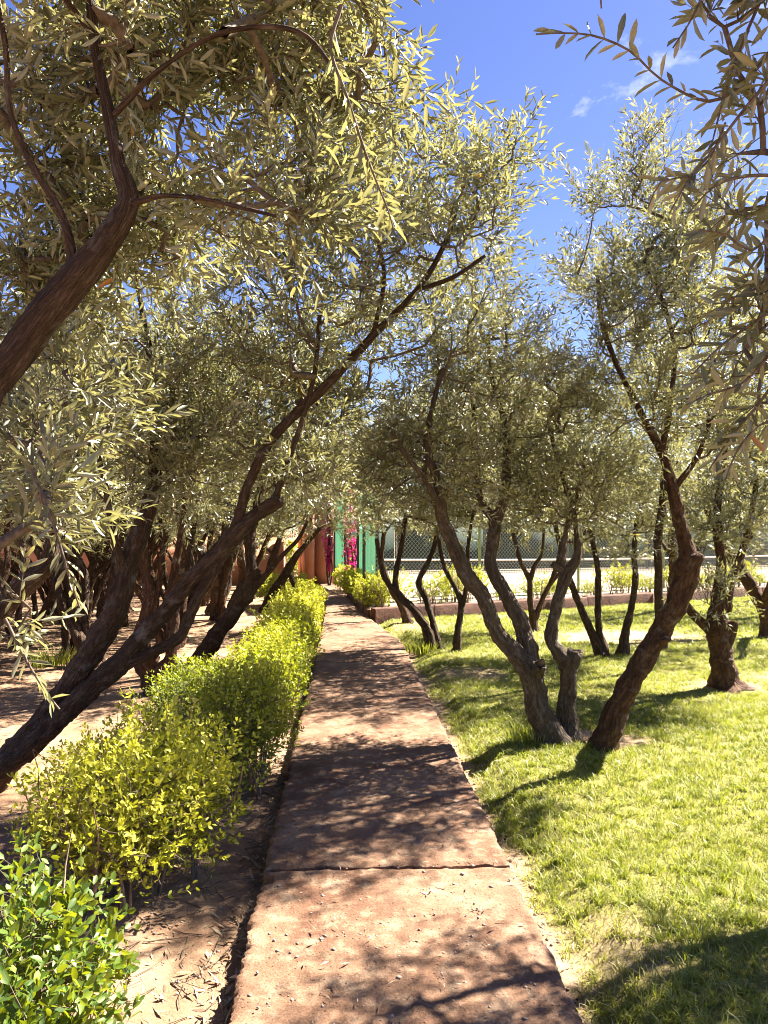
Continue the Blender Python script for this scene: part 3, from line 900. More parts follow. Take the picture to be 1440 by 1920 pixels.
olive('small leaning olive trunk against the low red wall', [
    [(1.078,13.401,-0.071,0.084),(0.985,13.4,0.207,0.065),(0.817,13.402,0.486,0.053),(0.687,13.403,0.764,0.046),(0.613,13.401,1.043,0.038),(0.65,13.389,1.507,0.037)]],
    [(1.028,13.463,1.881,0.561,1,0.421),(0.374,13.498,1.74,0.468,0.8,0.281),(0.467,13.479,2.442,0.748,1,0.561)], 130, 20, RG, lod='far', leaf=(0.07, 0.017))
olive('olive with four spreading grey stems in front of the low wall', [
    [(2.974,12.108,-0.091,0.083),(2.957,12.103,0.205,0.062),(2.906,12.099,0.501,0.045),(2.889,12.094,0.797,0.042),(2.745,12.094,1.093,0.035),(2.635,12.091,1.515,0.03)],
    [(2.983,12.102,0.163,0.052),(3.092,12.091,0.434,0.038),(3.21,12.08,0.712,0.035),(3.345,12.066,1.076,0.038),(3.42,12.053,1.515,0.025)],
    [(2.898,12.094,0.755,0.038),(2.982,12.085,1.008,0.034),(3.083,12.076,1.177,0.025),(3.125,12.065,1.6,0.021)],
    [(3.185,12.082,0.653,0.03),(3.345,12.07,0.856,0.025),(3.48,12.061,0.991,0.021)]],
    [(2.809,12.176,1.856,0.682,0.9,0.511),(3.32,12.149,1.941,0.511,0.8,0.511),(2.979,12.153,2.537,0.767,1,0.597)], 210, 21, RG, lod='far', leaf=(0.068, 0.016))

# ---- soil side
olive('great dark olive leaning over the path from two crossing trunks', [
    [(-2.338,5.056,-0.131,0.094),(-2.127,5.02,0.153,0.082),(-1.933,4.986,0.354,0.073),(-1.745,4.962,0.592,0.068),(-1.56,4.947,0.878,0.073),(-1.47,4.939,1.062,0.071),(-1.393,4.931,1.298,0.062),(-1.317,4.952,1.532,0.055),(-1.255,4.965,1.736,0.049),(-1.23,5.009,1.977,0.038),(-1.247,5.052,2.327,0.03),(-1.268,5.046,2.674,0.023),(-1.344,5.041,3.09,0.016),(-1.421,5.036,3.505,0.016)],
    [(-2.134,4.961,0.114,0.064),(-1.959,4.929,0.27,0.068),(-1.752,4.896,0.447,0.067),(-1.548,4.862,0.627,0.065),(-1.396,4.842,0.761,0.063),(-1.272,4.822,0.923,0.05),(-1.045,4.786,1.159,0.048),(-0.813,4.75,1.421,0.051),(-0.683,4.74,1.567,0.053),(-0.553,4.732,1.678,0.041),(-0.449,4.725,1.747,0.032)],
    [(-0.683,4.74,1.561,0.036),(-0.631,4.734,1.763,0.029),(-0.486,4.7,2.086,0.028),(-0.291,4.666,2.31,0.03),(-0.097,4.633,2.484,0.027),(0.158,4.575,2.747,0.023),(0.408,4.507,3,0.017),(0.559,4.445,3.237,0.014),(0.652,4.435,3.502,0.011)],
    [(-1.371,4.831,0.753,0.037),(-1.208,4.801,0.828,0.032),(-1.04,4.771,0.916,0.031),(-0.982,4.767,0.998,0.031),(-0.884,4.757,1.216,0.032),(-0.748,4.746,1.437,0.031),(-0.677,4.74,1.548,0.03)],
    [(-0.449,4.726,1.73,0.019),(-0.397,4.72,1.893,0.018),(-0.291,4.668,2.181,0.016),(-0.192,4.596,2.524,0.014),(-0.157,4.488,2.847,0.012)],
    [(0.158,4.575,2.754,0.014),(0.217,4.465,3.065,0.012),(0.151,4.363,3.338,0.009),(0.089,4.358,3.703,0.008)],
    [(-1.392,4.941,1.28,0.033),(-1.425,4.776,1.567,0.021),(-1.446,4.671,1.887,0.016),(-1.496,4.566,2.192,0.014)],
    [(0.408,4.507,3.003,0.013),(0.615,4.396,3.049,0.012),(0.79,4.335,3.155,0.009)]],
    [(0.768,4.38,3.45,0.262,0.45,0.339),(0.465,4.447,3.377,0.343,0.55,0.405),(0.09,4.363,3.46,0.366,0.6,0.61),(-0.288,4.592,2.97,0.478,0.7,0.478),(-0.679,4.922,2.449,0.509,0.7,0.441),(-1.213,5.039,2.882,0.554,0.8,0.589),(-1.53,4.769,2.154,0.391,0.6,0.423),(-0.121,5.795,2.524,0.402,0.45,0.402),(0.433,5.657,3.061,0.454,0.4,0.336),(-0.306,4.914,1.973,0.306,0.5,0.204),(-0.918,5.144,1.989,0.389,0.5,0.283),(0.621,4.431,3.751,0.172,0.35,0.187)],
    650, 31, LG, leaf=(0.058, 0.0128), stubs=[[(-0.488,4.728,1.724,0.043),(-0.416,4.713,1.759,0.037),(-0.396,4.712,1.769,0.033)]], clump=1.35, up=0.4, shoots=4)
olive('dark olive trunk slanting up from behind the hedge', [
    [(-1.886,8.942,-0.229,0.135),(-1.716,8.928,0.015,0.11),(-1.509,8.912,0.32,0.095),(-1.302,8.895,0.649,0.09),(-1.132,8.882,0.868,0.105),(-1.071,8.875,1.082,0.065),(-1.108,8.869,1.478,0.055),(-1.036,8.858,1.813,0.048),(-0.963,8.846,2.21,0.035),(-0.915,8.833,2.758,0.025)],
    [(-1.144,8.884,0.82,0.06),(-0.903,8.767,1.07,0.032),(-0.702,8.652,1.302,0.024),(-0.529,8.54,1.482,0.021),(-0.419,8.43,1.687,0.015)]],
    [(-0.925,8.941,2.402,0.617,0.9,0.555),(-0.358,8.618,2.136,0.417,0.7,0.298),(-1.371,9.073,1.912,0.499,0.8,0.374),(-0.306,8.805,2.637,0.549,0.9,0.549),(-1.061,9.029,3.284,0.686,0.9,0.561)], 330, 32, LG, lod='far', leaf=(0.064, 0.015),
    stubs=[[(-1.096,8.878,0.99,0.06),(-1.017,8.822,1.091,0.055),(-0.989,8.79,1.129,0.045)]])
olive('gnarled reddish olive stump cluster in the sunny soil', [
    [(-1.909,7.94,-0.14,0.12),(-1.953,7.937,0.076,0.098),(-2.05,7.938,0.292,0.093),(-2.061,7.933,0.519,0.089),(-2.008,7.924,0.843,0.071),(-2.03,7.917,1.222,0.058),(-2.095,7.912,1.6,0.049),(-2.16,7.906,2.086,0.035),(-2.215,7.897,2.627,0.024)],
    [(-1.942,7.936,0.13,0.058),(-1.791,7.925,0.292,0.049),(-1.77,7.917,0.627,0.049),(-1.77,7.91,0.951,0.044),(-1.716,7.901,1.276,0.038),(-1.641,7.888,1.708,0.029),(-1.62,7.877,2.194,0.024)],
    [(-1.975,7.934,0.271,0.049),(-1.888,7.927,0.438,0.04),(-1.943,7.923,0.735,0.038),(-1.889,7.913,1.114,0.031),(-1.836,7.901,1.546,0.022)]],
    [(-2.133,8.002,2.202,0.657,0.9,0.547),(-1.641,7.98,2.093,0.438,0.8,0.493),(-1.939,8.079,2.875,0.665,0.9,0.554)], 330, 33, LG, lod='far', leaf=(0.064, 0.015), bark='bark_red', rough=0.16,
    stubs=[[(-1.996,7.935,0.271,0.075),(-2.077,7.877,0.356,0.066),(-2.099,7.838,0.384,0.053)], [(-1.77,7.91,0.979,0.044),(-1.673,7.852,1.138,0.04),(-1.645,7.819,1.172,0.033)]])
olive('upright speckled olive stem behind the crossing trunks', [
    [(-2.01,8.747,-0.199,0.078),(-1.975,8.739,0.11,0.064),(-1.951,8.731,0.408,0.054),(-1.904,8.72,0.825,0.049),(-1.773,8.707,1.183,0.039),(-1.697,8.693,1.66,0.029),(-1.608,8.679,2.136,0.027)]],
    [(-1.687,8.783,2.143,0.482,0.8,0.543),(-1.507,8.761,2.745,0.543,0.8,0.482)], 150, 34, LG, lod='far', leaf=(0.064, 0.015), rough=0.16)
olive('dark thick olive trunk deep in the shade of the grove', [
    [(-3.95,13.045,-0.103,0.145),(-4.021,13.041,0.27,0.131),(-4.092,13.033,0.802,0.124),(-4.146,13.023,1.423,0.124),(-4.164,13.012,1.955,0.102),(-4.254,13.004,2.576,0.073),(-4.343,12.993,3.285,0.047)],
    [(-3.986,13.037,0.358,0.073),(-3.791,13.017,0.891,0.062),(-3.703,12.999,1.511,0.051),(-3.633,12.983,2.132,0.036)]],
    [(-4.108,13.097,2.583,0.983,1.2,0.805),(-3.691,13.162,3.311,0.991,1.2,0.811),(-4.733,13.136,2.136,0.715,1,0.626)], 260, 35, LG, lod='far', leaf=(0.072, 0.017))
olive('dark olive limb rising steeply at the edge of the grove', [
    [(-3.021,6.081,0.333,0.111),(-2.817,6.064,0.68,0.091),(-2.654,6.051,0.946,0.08),(-2.45,6.036,1.15,0.077),(-2.295,6.025,1.334,0.064),(-2.246,6.018,1.559,0.044),(-2.197,6.009,1.886,0.034),(-2.043,5.995,2.213,0.025),(-1.941,5.983,2.54,0.018)],
    [(-2.491,6.039,1.101,0.04),(-2.458,6.033,1.355,0.028),(-2.573,6.03,1.723,0.023),(-2.655,6.028,2.05,0.017)]],
    [(-2.202,6.1,2.307,0.499,0.8,0.499),(-2.575,6.124,2.057,0.374,0.8,0.457),(-1.985,6.2,1.811,0.296,0.6,0.254),(-2.451,6.104,2.722,0.457,0.7,0.374)], 260, 36, LG, thin=True, leaf=(0.06, 0.013), clump=0.4)
olive('pair of thin olive stems beside the slanting trunk, farther off', [
    [(-2.252,13.964,-0.121,0.078),(-2.234,13.956,0.214,0.059),(-2.196,13.946,0.644,0.051),(-2.215,13.937,1.122,0.039),(-2.159,13.922,1.696,0.033)],
    [(-2.157,13.959,-0.083,0.071),(-2.062,13.947,0.261,0.063),(-1.852,13.93,0.596,0.055),(-1.642,13.914,0.883,0.047),(-1.471,13.897,1.313,0.043),(-1.242,13.875,1.791,0.033)]],
    [(-2.02,14.015,1.696,0.674,0.9,0.482),(-1.443,13.983,1.889,0.674,0.9,0.482),(-1.745,14.086,2.473,0.97,1,0.582)], 190, 37, LG, lod='far', leaf=(0.072, 0.017), bark='bark_red')
olive('olive of fanned slanting stems at the far end of the hedge', [
    [(-1.045,12.697,0.203,0.1),(-1.063,12.692,0.483,0.079),(-1.046,12.686,0.744,0.064),(-0.889,12.673,1.006,0.05),(-0.697,12.658,1.294,0.039),(-0.436,12.639,1.6,0.035)],
    [(-1.394,12.714,0.203,0.064),(-1.22,12.699,0.552,0.047),(-1.046,12.684,0.858,0.039),(-0.854,12.669,1.12,0.039),(-0.61,12.651,1.425,0.026)],
    [(-0.784,12.678,0.535,0.043),(-0.889,12.678,0.744,0.039),(-0.959,12.679,0.902,0.035)]],
    [(-0.835,12.754,1.82,0.704,1,0.352),(-1.231,12.774,1.776,0.616,1,0.396),(-0.088,12.613,2.036,0.655,1,0.393),(-0.262,12.629,1.644,0.349,0.6,0.192),(-0.621,12.828,2.576,0.887,1.1,0.532)], 270, 38, LG, lod='far', leaf=(0.072, 0.017))

# ---- the two trees the photographer stands between
olive('near olive with a heavy dark limb overhanging the top of the view', [
    [(-1.95, 1.15, -0.15, 0.12), (-1.86, 1.25, 0.4, 0.095), (-1.7, 1.45, 0.95, 0.078)] + [(-1.066,2.001,1.776,0.053),(-0.959,1.993,1.884,0.046),(-0.864,1.986,1.992,0.043),(-0.79,1.981,2.1,0.041),(-0.702,1.974,2.215,0.04),(-0.615,1.967,2.323,0.034),(-0.557,1.963,2.424,0.025),(-0.579,1.962,2.519,0.018),(-0.602,1.96,2.64,0.014),(-0.636,1.959,2.802,0.012),(-0.656,1.956,2.992,0.011),(-0.676,1.952,3.208,0.008)],
    [(-0.696,1.973,2.235,0.013),(-0.7,1.972,2.316,0.012),(-0.73,1.971,2.411,0.009),(-0.795,1.972,2.519,0.008),(-0.851,1.972,2.654,0.007),(-0.865,1.969,2.829,0.007),(-0.906,1.967,3.019,0.005)],
    [(-0.554,1.963,2.417,0.01),(-0.461,1.908,2.419,0.006),(-0.347,1.853,2.392,0.005),(-0.25,1.799,2.351,0.005),(-0.158,1.745,2.309,0.004)],
    [(-0.602,1.96,2.634,0.009),(-0.461,1.901,2.732,0.006),(-0.296,1.842,2.792,0.006),(-0.113,1.784,2.76,0.006),(-0.013,1.781,2.648,0.004)],
    [(-0.649,1.958,2.856,0.008),(-0.687,1.809,2.909,0.006),(-0.531,1.699,3.002,0.006),(-0.278,1.587,2.986,0.005)],
    [(-0.864,1.987,1.985,0.012),(-0.881,1.94,1.85,0.009),(-0.884,1.893,1.715,0.006),(-0.847,1.844,1.563,0.005),(-0.788,1.824,1.44,0.004)]],
    [(-0.533,2.402,2.93,0.316,0.3,0.283),(-0.97,2.524,2.864,0.208,0.3,0.295),(-0.208,2.285,2.955,0.207,0.3,0.191),(-0.229,2.195,2.53,0.198,0.22,0.122),(-0.631,2.614,2.573,0.306,0.3,0.198),(-1.066,2.739,2.404,0.187,0.3,0.225),(-0.9,2.538,2.05,0.208,0.25,0.139),(-0.783,1.99,1.641,0.108,0.15,0.101),(-0.785,1.847,1.301,0.05,0.12,0.15),(-0.422,1.891,3.14,0.395,0.45,0.171),(0.094,2.27,2.986,0.112,0.25,0.207),(-0.555,2.003,2.889,0.194,0.2,0.083),(-0.908,2.342,1.871,0.143,0.2,0.112)],
    400, 41, 'near olive trees over the path', lod='near', leaf=(0.054, 0.0112), shoots=4, pairs=8, shoot_len=(0.14, 0.28), singles=300, clump=1.2, wild=0.5, up=0.1,
    sprays=[[(-0.715,1.784,1.733,0.004),(-0.655,1.754,1.612,0.004),(-0.612,1.734,1.494,0.003),(-0.588,1.735,1.423,0.002)], [(-0.753,1.743,1.4,0.004),(-0.697,1.722,1.309,0.003),(-0.637,1.701,1.232,0.002),(-0.614,1.69,1.211,0.002)], [(-0.013,1.679,2.754,0.005),(-0.036,1.682,2.66,0.004),(-0.001,1.683,2.554,0.004),(0.047,1.703,2.422,0.003),(0.096,1.733,2.315,0.002),(0.108,1.733,2.267,0.002)]])
olive('near olive reaching in dark hanging sprays from beyond the frame edge', [
    [(2.2, 0.7, -0.15, 0.15), (2.12, 0.8, 0.6, 0.12), (1.95, 0.9, 1.3, 0.1), (1.7, 1.0, 2.0, 0.075), (1.45, 1.1, 2.6, 0.05), (1.2, 1.25, 3.0, 0.03), (0.9, 1.35, 3.15, 0.02)],
    [(1.85, 0.95, 1.6, 0.05), (1.5, 1.25, 1.9, 0.03), (1.1, 1.45, 2.1, 0.018), (.95, 1.5, 2.2, 0.012)],
    [(1.9, 0.92, 1.5, 0.05), (2.1, 1.5, 2.2, 0.04), (2.0, 2.0, 2.9, 0.025), (1.8, 2.2, 3.4, 0.016)]],
    [(0.755,1.35,2.347,0.034,0.12,0.146),(0.745,1.347,2.521,0.049,0.15,0.058),(0.782,1.406,1.992,0.035,0.12,0.111),(0.793,1.409,1.831,0.03,0.12,0.08),(0.707,1.356,2.172,0.029,0.1,0.039),(0.648,1.351,2.551,0.039,0.12,0.029),(0.658,1.354,2.357,0.029,0.1,0.039)] + [(1.3, 1.8, 3.35, 0.55, 0.35, 0.35), (1.4, 1.8, 2.75, 0.3, 0.25, 0.45), (1.45, 1.75, 3.0, 0.4, 0.3, 0.4), (1.35, 1.65, 2.3, 0.18, 0.2, 0.3)],  # second list: dense clumps added out of view to shade the hanging sprays
    560, 42, 'near olive trees over the path', lod='near', leaf=(0.047, 0.011), shoots=4, pairs=5, shoot_len=(0.07, 0.14), singles=300, clump=0.3, wild=0.5, up=-0.1, bark='bark_red',
    sprays=[[(0.794,1.345,2.502,0.004),(0.726,1.35,2.415,0.003),(0.658,1.354,2.376,0.003),(0.571,1.357,2.415,0.002),(0.513,1.359,2.468,0.002),(0.445,1.362,2.496,0.002),(0.377,1.365,2.5,0.001),(0.343,1.367,2.498,0.001)],
            [(0.765,1.298,2.414,0.004),(0.7,1.303,2.339,0.003),(0.635,1.307,2.255,0.002),(0.597,1.31,2.208,0.002),(0.565,1.313,2.152,0.001)],
            [(0.804,1.354,2.017,0.003),(0.746,1.358,1.978,0.003),(0.678,1.362,1.93,0.002),(0.63,1.366,1.881,0.001)],
            [(0.804,1.357,1.901,0.003),(0.746,1.361,1.823,0.003),(0.698,1.365,1.765,0.002),(0.659,1.368,1.707,0.001)],
            [(0.792,1.33,2.231,0.003),(0.716,1.334,2.231,0.003),(0.658,1.337,2.212,0.002),(0.611,1.341,2.164,0.001)],
            [(0.754,1.325,2.575,0.003),(0.716,1.329,2.489,0.003),(0.687,1.332,2.413,0.002),(0.663,1.335,2.327,0.002),(0.649,1.337,2.269,0.001)],
            [(0.639,1.311,2.571,0.003),(0.611,1.313,2.505,0.002),(0.575,1.316,2.448,0.001)], [(0.784,1.352,2.153,0.003),(0.736,1.356,2.104,0.002),(0.688,1.357,2.133,0.002),(0.639,1.36,2.143,0.001)],
            [(0.668,1.315,2.316,0.002),(0.639,1.317,2.25,0.002),(0.611,1.319,2.222,0.002),(0.555,1.322,2.212,0.001),(0.531,1.324,2.165,0.001)], [(0.805,1.372,2.102,0.003),(0.756,1.376,2.043,0.002),(0.707,1.379,2.023,0.002),(0.658,1.382,1.974,0.001)],
            [(0.781,1.317,1.949,0.003),(0.734,1.32,1.892,0.003),(0.696,1.323,1.854,0.002),(0.64,1.326,1.836,0.002),(0.598,1.328,1.817,0.001)], [(0.793,1.339,1.801,0.003),(0.735,1.342,1.782,0.002),(0.697,1.345,1.734,0.002),(0.678,1.347,1.686,0.001)], [(0.422,1.262,2.528,0.002),(0.427,1.262,2.501,0.002),(0.429,1.263,2.478,0.001)]])
olive('olive hanging shaded sprays at the frame edge above the stump', [
    [(3.6, 3.7, -0.12, 0.13), (3.55, 3.75, 0.6, 0.1), (3.4, 3.85, 1.3, 0.08), (3.2, 3.95, 2.0, 0.05), (2.9, 4.0, 2.7, 0.03), (2.6, 4.0, 3.2, 0.015)],
    [(3.4, 3.85, 1.3, 0.06), (3.8, 4.0, 2.0, 0.04), (3.9, 4.1, 2.8, 0.02)],
    [(3.3, 3.9, 1.6, 0.04), (2.8, 3.7, 2.0, 0.025), (2.45, 3.6, 2.2, 0.012)]],
    [(2.6, 3.4, 2.9, 0.5, 0.4, 0.4), (3.5, 3.6, 2.7, 0.7, 0.5, 0.5), (2.5, 3.6, 2.1, 0.35, 0.3, 0.3), (3.3, 3.7, 2.1, .5, .4, .4), (2.65, 4.05, 3.05, 0.4, 0.3, 0.4)],
    260, 43, 'near olive trees over the path', thin=True, leaf=(0.062, 0.014), clump=0.5, up=0.15)
print('TREES', STAT, sum(s[1] for s in STAT))

# ---- deep grove and far trees: two kinds, copied
def proto(label, seed, lean, group, mat_bark='bark', n=190):
    lx, ly = lean
    return olive(label, [
        [(0, 0, -0.12, 0.13), (0.1 * lx, 0.1 * ly, 0.35, 0.10), (0.42 * lx, 0.42 * ly, 0.9, 0.09), (0.8 * lx, 0.8 * ly, 1.5, 0.06), (1.0 * lx, ly, 2.1, 0.04), (1.1 * lx, ly, 2.8, 0.02)],
        [(0.1 * lx, 0.1 * ly, 0.38, 0.07), (-0.35 * lx + 0.1, 0.3, 1.0, 0.055), (-0.7 * lx, 0.5, 1.7, 0.035), (-0.8 * lx, 0.5, 2.5, 0.016)],
        [(0.5 * lx, 0.5 * ly, 1.0, 0.05), (0.3 * lx, -0.35, 1.6, 0.035), (0.2 * lx, -0.6, 2.3, 0.015)]],
        [(0.7 * lx, 0.6 * ly, 2.5, 0.95, 0.9, 0.8), (-0.6 * lx, 0.4, 2.5, 0.85, 0.85, 0.75), (0.1, -0.4, 2.2, 0.9, 0.8, 0.6), (0.1, 0.1, 3.2, 0.9, 0.9, 0.6), (0.2, 0.0, 1.6, 1.1, 0.9, 0.35)],
        n, seed, group, lod='far', leaf=(0.085, 0.021), shoots=4, pairs=7, bark=mat_bark)
DG = 'olive trees deep in the grove'
pa = proto('small olive tree standing deep in the shaded grove', 61, (0.9, 0.2), DG, 'bark_red', 165)
pb = proto('small olive tree standing deep in the shaded grove', 62, (-0.5, 0.5), DG, 'bark', 165)
pa.location = (-3.6, 11.6, -0.1)
pb.location = (-5.9, 13.2, -0.1)
rr = random.Random(5)
for i, (x, y) in enumerate([(-2.6, 15.2), (-4.4, 15.4), (-7.8, 14.4), (-6.3, 17.0), (-3.3, 18.2), (-5.0, 19.6), (-8.4, 18.8), (-9.8, 16.2), (-10.6, 12.8), (-7.4, 11.2), (-2.1, 20.0), (-11.8, 19.4), (-5.2, 9.8), (-3.9, 13.4), (-8.9, 20.8), (-6.9, 21.2), (-4.0, 21.4), (-10.4, 21.6), (-13.2, 21.8), (-2.9, 22.0), (-12.6, 16.5), (-9.2, 9.6), (-5.4, 11.6)]):
    copy_tree(pa if i % 2 else pb, (x, y, -0.1), rr.uniform(0, 6.28), rr.uniform(0.85, 1.15))
for lab, (x, y), s, rz in (('olive tree on the lawn in front of the low wall, far corner', (8.9, 14.4), 1.05, 1.0), ('olive tree at the outer edge of the lawn behind the stump', (6.3, 11.2), 1.0, 2.4),
                           ('olive tree by the low wall beyond the pale straight stem', (6.6, 15.2), 0.95, 4.0)):
    c = copy_tree(pa if rz > 2 else pb, (x, y, -0.06), rz, s, lab)
    c['group'] = RG
def tangle(label, seed, group):
    r = np.random.default_rng(seed)
    limbs = []
    for k in range(5):
        a = r.uniform(0, 6.28); s = r.uniform(0.35, 1.0)
        dx, dy = math.cos(a) * s, math.sin(a) * s
        b0 = 0.09 * A([math.cos(a), math.sin(a)])
        limbs.append([(b0[0] * (k > 0), b0[1] * (k > 0), -0.1, 0.075 if k == 0 else 0.05), (b0[0] + dx * .25, b0[1] + dy * .25, 0.45, 0.055 if k == 0 else .04), (dx * .7 + r.normal(0, .08), dy * .7 + r.normal(0, .08), 1.0, 0.04), (dx * 1.1 + r.normal(0, .12), dy * 1.1, 1.6, 0.026), (dx * 1.3, dy * 1.3 + r.normal(0, .12), 2.3, 0.012)])
    return olive(label, limbs, [(0.6, 0.3, 2.2, 0.8, 0.7, 0.6), (-0.6, -0.2, 2.2, 0.8, 0.8, 0.6), (0, 0.5, 2.9, 0.9, 0.8, 0.5), (0.1, -0.5, 1.7, 0.8, 0.5, 0.35)], 150, seed, group, lod='far', leaf=(0.08, 0.02), rough=0.16, bark='bark_red' if seed % 2 else 'bark')
ta = tangle('small olive tree standing deep in the shaded grove', 64, DG)
tb = tangle('small olive tree standing deep in the shaded grove', 65, DG)
ta.location = (-2.7, 12.4, -0.1); tb.location = (-4.9, 13.9, -0.1)
for i, (x, y) in enumerate([(-6.6, 12.4), (-3.1, 16.6), (-5.4, 17.8), (-8.3, 16.4), (-7.0, 19.2), (-2.2, 18.4), (-4.5, 11.0), (-9.6, 13.6), (-10.9, 17.8), (-12.2, 14.8), (-3.9, 19.8), (-2.4, 14.1), (-5.6, 15.2), (-7.9, 9.9), (-8.8, 12.2), (-3.0, 9.4), (-4.3, 8.5), (-5.9, 8.9), (-2.4, 10.9), (-3.7, 10.4), (-6.4, 10.6)]):
    copy_tree(ta if i % 2 else tb, (x, y, -0.1), rr.uniform(0, 6.28), rr.uniform(0.85, 1.15))
FG = 'trees beyond the tennis court'
for i, (x, y, s) in enumerate([(-6.5, 28, 1.5), (-3.2, 29, 1.6), (1.8, 44, 1.8), (-12, 27, 1.6), (9, 46, 2.0), (16, 45, 1.9), (23, 40, 2.0), (-9, 30, 1.7), (-17, 26, 1.7), (14, 30, 1.5), (-0.6, 31, 1.7)]):
    c = copy_tree(pa if i % 2 else pb, (x, y, -0.1), rr.uniform(0, 6.28), s, 'tall pale green tree showing above the tennis court fence')
    c['group'] = FG

# dense dark trees behind the court
def dense(label, loc, rx, h, seed):
    rng = np.random.default_rng(seed)
    root = thing('dense_tree', label, 'tree', loc, 0, 'dark trees behind the court')
    mb = MB()
    q = resample([(0, 0, -0.2, 0.16), (0.05, 0, h * 0.3, 0.13), (0, 0.05, h * 0.7, 0.06), (0, 0, h * 0.9, 0.02)], 0.2)
    tube(mb, q[:, :3], q[:, 3], 8, rough=0.1, bark=True)
    mb.build('trunk', M['bark'], root, smooth=True)
    n = 3000
    g = norm(rng.normal(0, 1, (n, 3))) * rng.random((n, 1)) ** 0.25
    g *= (1 + 0.22 * vnoise(g * 3, seed))[:, None]
    p = g * A([rx, rx, h * 0.5]) + A([0, 0, h * 0.52])
    d = norm(g + rng.normal(0, 0.5, g.shape))
    s = rng.uniform(0.12, 0.26, n)
    lm = MB()
    put_leaves(lm, leaf_frames(p, d, norm(rng.normal(0, 1, (n, 3)) + A([0, 0, .5])), s, s * 0.6), rng.random(n), LT_FAR)
    lm.build('crown', M['farleaf'], root, kind='stuff')
for i, (lab, x, y, rx, h) in enumerate((('rounded dark green tree behind the net, middle of the court end', 4.4, 30, 1.5, 2.6), ('dark green tree behind the net beside the kinked trunk', 8.2, 31, 1.6, 2.9),
                                        ('dark green tree behind the net farther along the fence', 12.5, 32, 2.0, 2.8), ('broad dark green tree behind the court at its outer corner', 17.5, 33, 2.4, 3.2))):
    dense(lab, (x, y, 0.1), rx, h, 70 + i)

# ---------------------------------------------------------------- walls, gate, court fences
def wall_run(name, label, cat, a, b, z0, z1, th, mat, seg, part, cope=None, group=None, jit=0.012, seed=1):
    rng = random.Random(seed)
    a, b = A(a, float), A(b, float)
    L = np.linalg.norm(b - a)
    d = (b - a) / L
    root = thing(name, label, cat, (a[0], a[1], 0), math.atan2(d[1], d[0]), group)
    n = max(1, int(round(L / seg)))
    for k in range(n):
        x0, x1 = k * L / n, (k + 1) * L / n - 0.012
        mb = MB()
        j = rng.uniform(-jit, jit); jz = rng.uniform(-jit, jit)
        nx = 5
        xs = np.linspace(x0, x1, nx)
        prof = [(-th / 2 + j, z0), (-th / 2 + j, z1 - 0.02), (-th / 2 + j + 0.018, z1 + jz), (th / 2 + j - 0.018, z1 + jz), (th / 2 + j, z1 - 0.02), (th / 2 + j, z0)]
        V = A([[(x, p[0] + rng.uniform(-jit, jit) * 0.4, p[1] + (rng.uniform(-jit, jit) * 0.5 if p[1] > z0 else 0)) for p in prof] for x in xs])
        m = len(prof)
        F = [(i * m + q, (i + 1) * m + q, (i + 1) * m + q + 1, i * m + q + 1) for i in range(nx - 1) for q in range(m - 1)]
        mb.add(V.reshape(-1, 3), F)
        mb.add(V[0], [tuple(range(m))]); mb.add(V[-1], [tuple(range(m))[::-1]])
        mb.build(part, mat, root)
    return root
wall_run('low_wall', 'low red earth block wall edging the lawn before the court', 'wall', KA, KB, -0.3, 0.17, 0.2, M['kerb'], 0.62, 'block', seed=3)
wall_run('low_wall', 'short red block return wall beside the far path under the hedge', 'wall', KA + A([-0.02, 0.16]), A([0.1, 18.4]), -0.3, 0.13, 0.16, M['kerb'], 0.7, 'block', seed=4)

def plain_wall(name, label, a, b, h, th, mat):
    a, b = A(a, float), A(b, float)
    L = np.linalg.norm(b - a); d = (b - a) / L
    root = thing(name, label, 'wall', (a[0], a[1], 0), math.atan2(d[1], d[0]))
    mb = MB(); mb.box((0, -th / 2, -0.3), (L, th / 2, h)); mb.build('wall_body', mat, root)
    mb = MB(); mb.box((-0.03, -th / 2 - 0.04, h + 0.001), (L + 0.03, th / 2 + 0.04, h + 0.09)); mb.build('coping', mat, root)
    return root
plain_wall('boundary_wall', 'long terracotta wall at the back of the grove', (-18, 24.6), (-1.86, 23.2), 1.35, 0.24, M['terracotta'])
plain_wall('boundary_wall', 'terracotta wall between the orange gate and the bougainvillea', (-0.92, 22.6), (-0.36, 22.35), 2.9, 0.26, M['terracotta'])
pier = thing('gate_pier', 'terracotta gate pier beside the orange gate', 'pier', (-1.0, 22.4, 0))
mb = MB(); mb.box((-0.13, -0.16, -0.3), (0.07, 0.16, 2.6)); mb.build('shaft', M['terracotta'], pier)
mb = MB(); mb.box((-0.17, -0.2, 2.601), (0.11, 0.2, 2.7)); mb.build('cap', M['terracotta'], pier)
gate = thing('gate', 'orange panelled gate leaf standing open at the end of the path', 'gate', (-1.145, 22.45, 0.06), math.radians(110))
mb = MB(); mb.box((0, -0.02, 0), (0.85, 0.02, 1.95)); mb.build('door_leaf', M['door'], gate)
for z0, z1 in ((0.12, 0.86), (0.98, 1.78)):
    for x0, x1 in ((0.09, 0.39), (0.46, 0.76)):
        mb = MB(); mb.box((x0, 0.021, z0), (x1, 0.034, z1)); mb.build('panel', M['door'], gate)
mb = MB(); mb.bar((0.78, 0.02, 0.95), (0.78, 0.07, 0.95), 0.012, sides=6); mb.bar((0.78, 0.068, 0.95), (0.68, 0.068, 0.95), 0.011, sides=6); mb.build('handle', M['post'], gate)

def at_line(p, s, off, z):
    q = A(p) + kd * s + kn * off
    return (q[0], q[1], z)
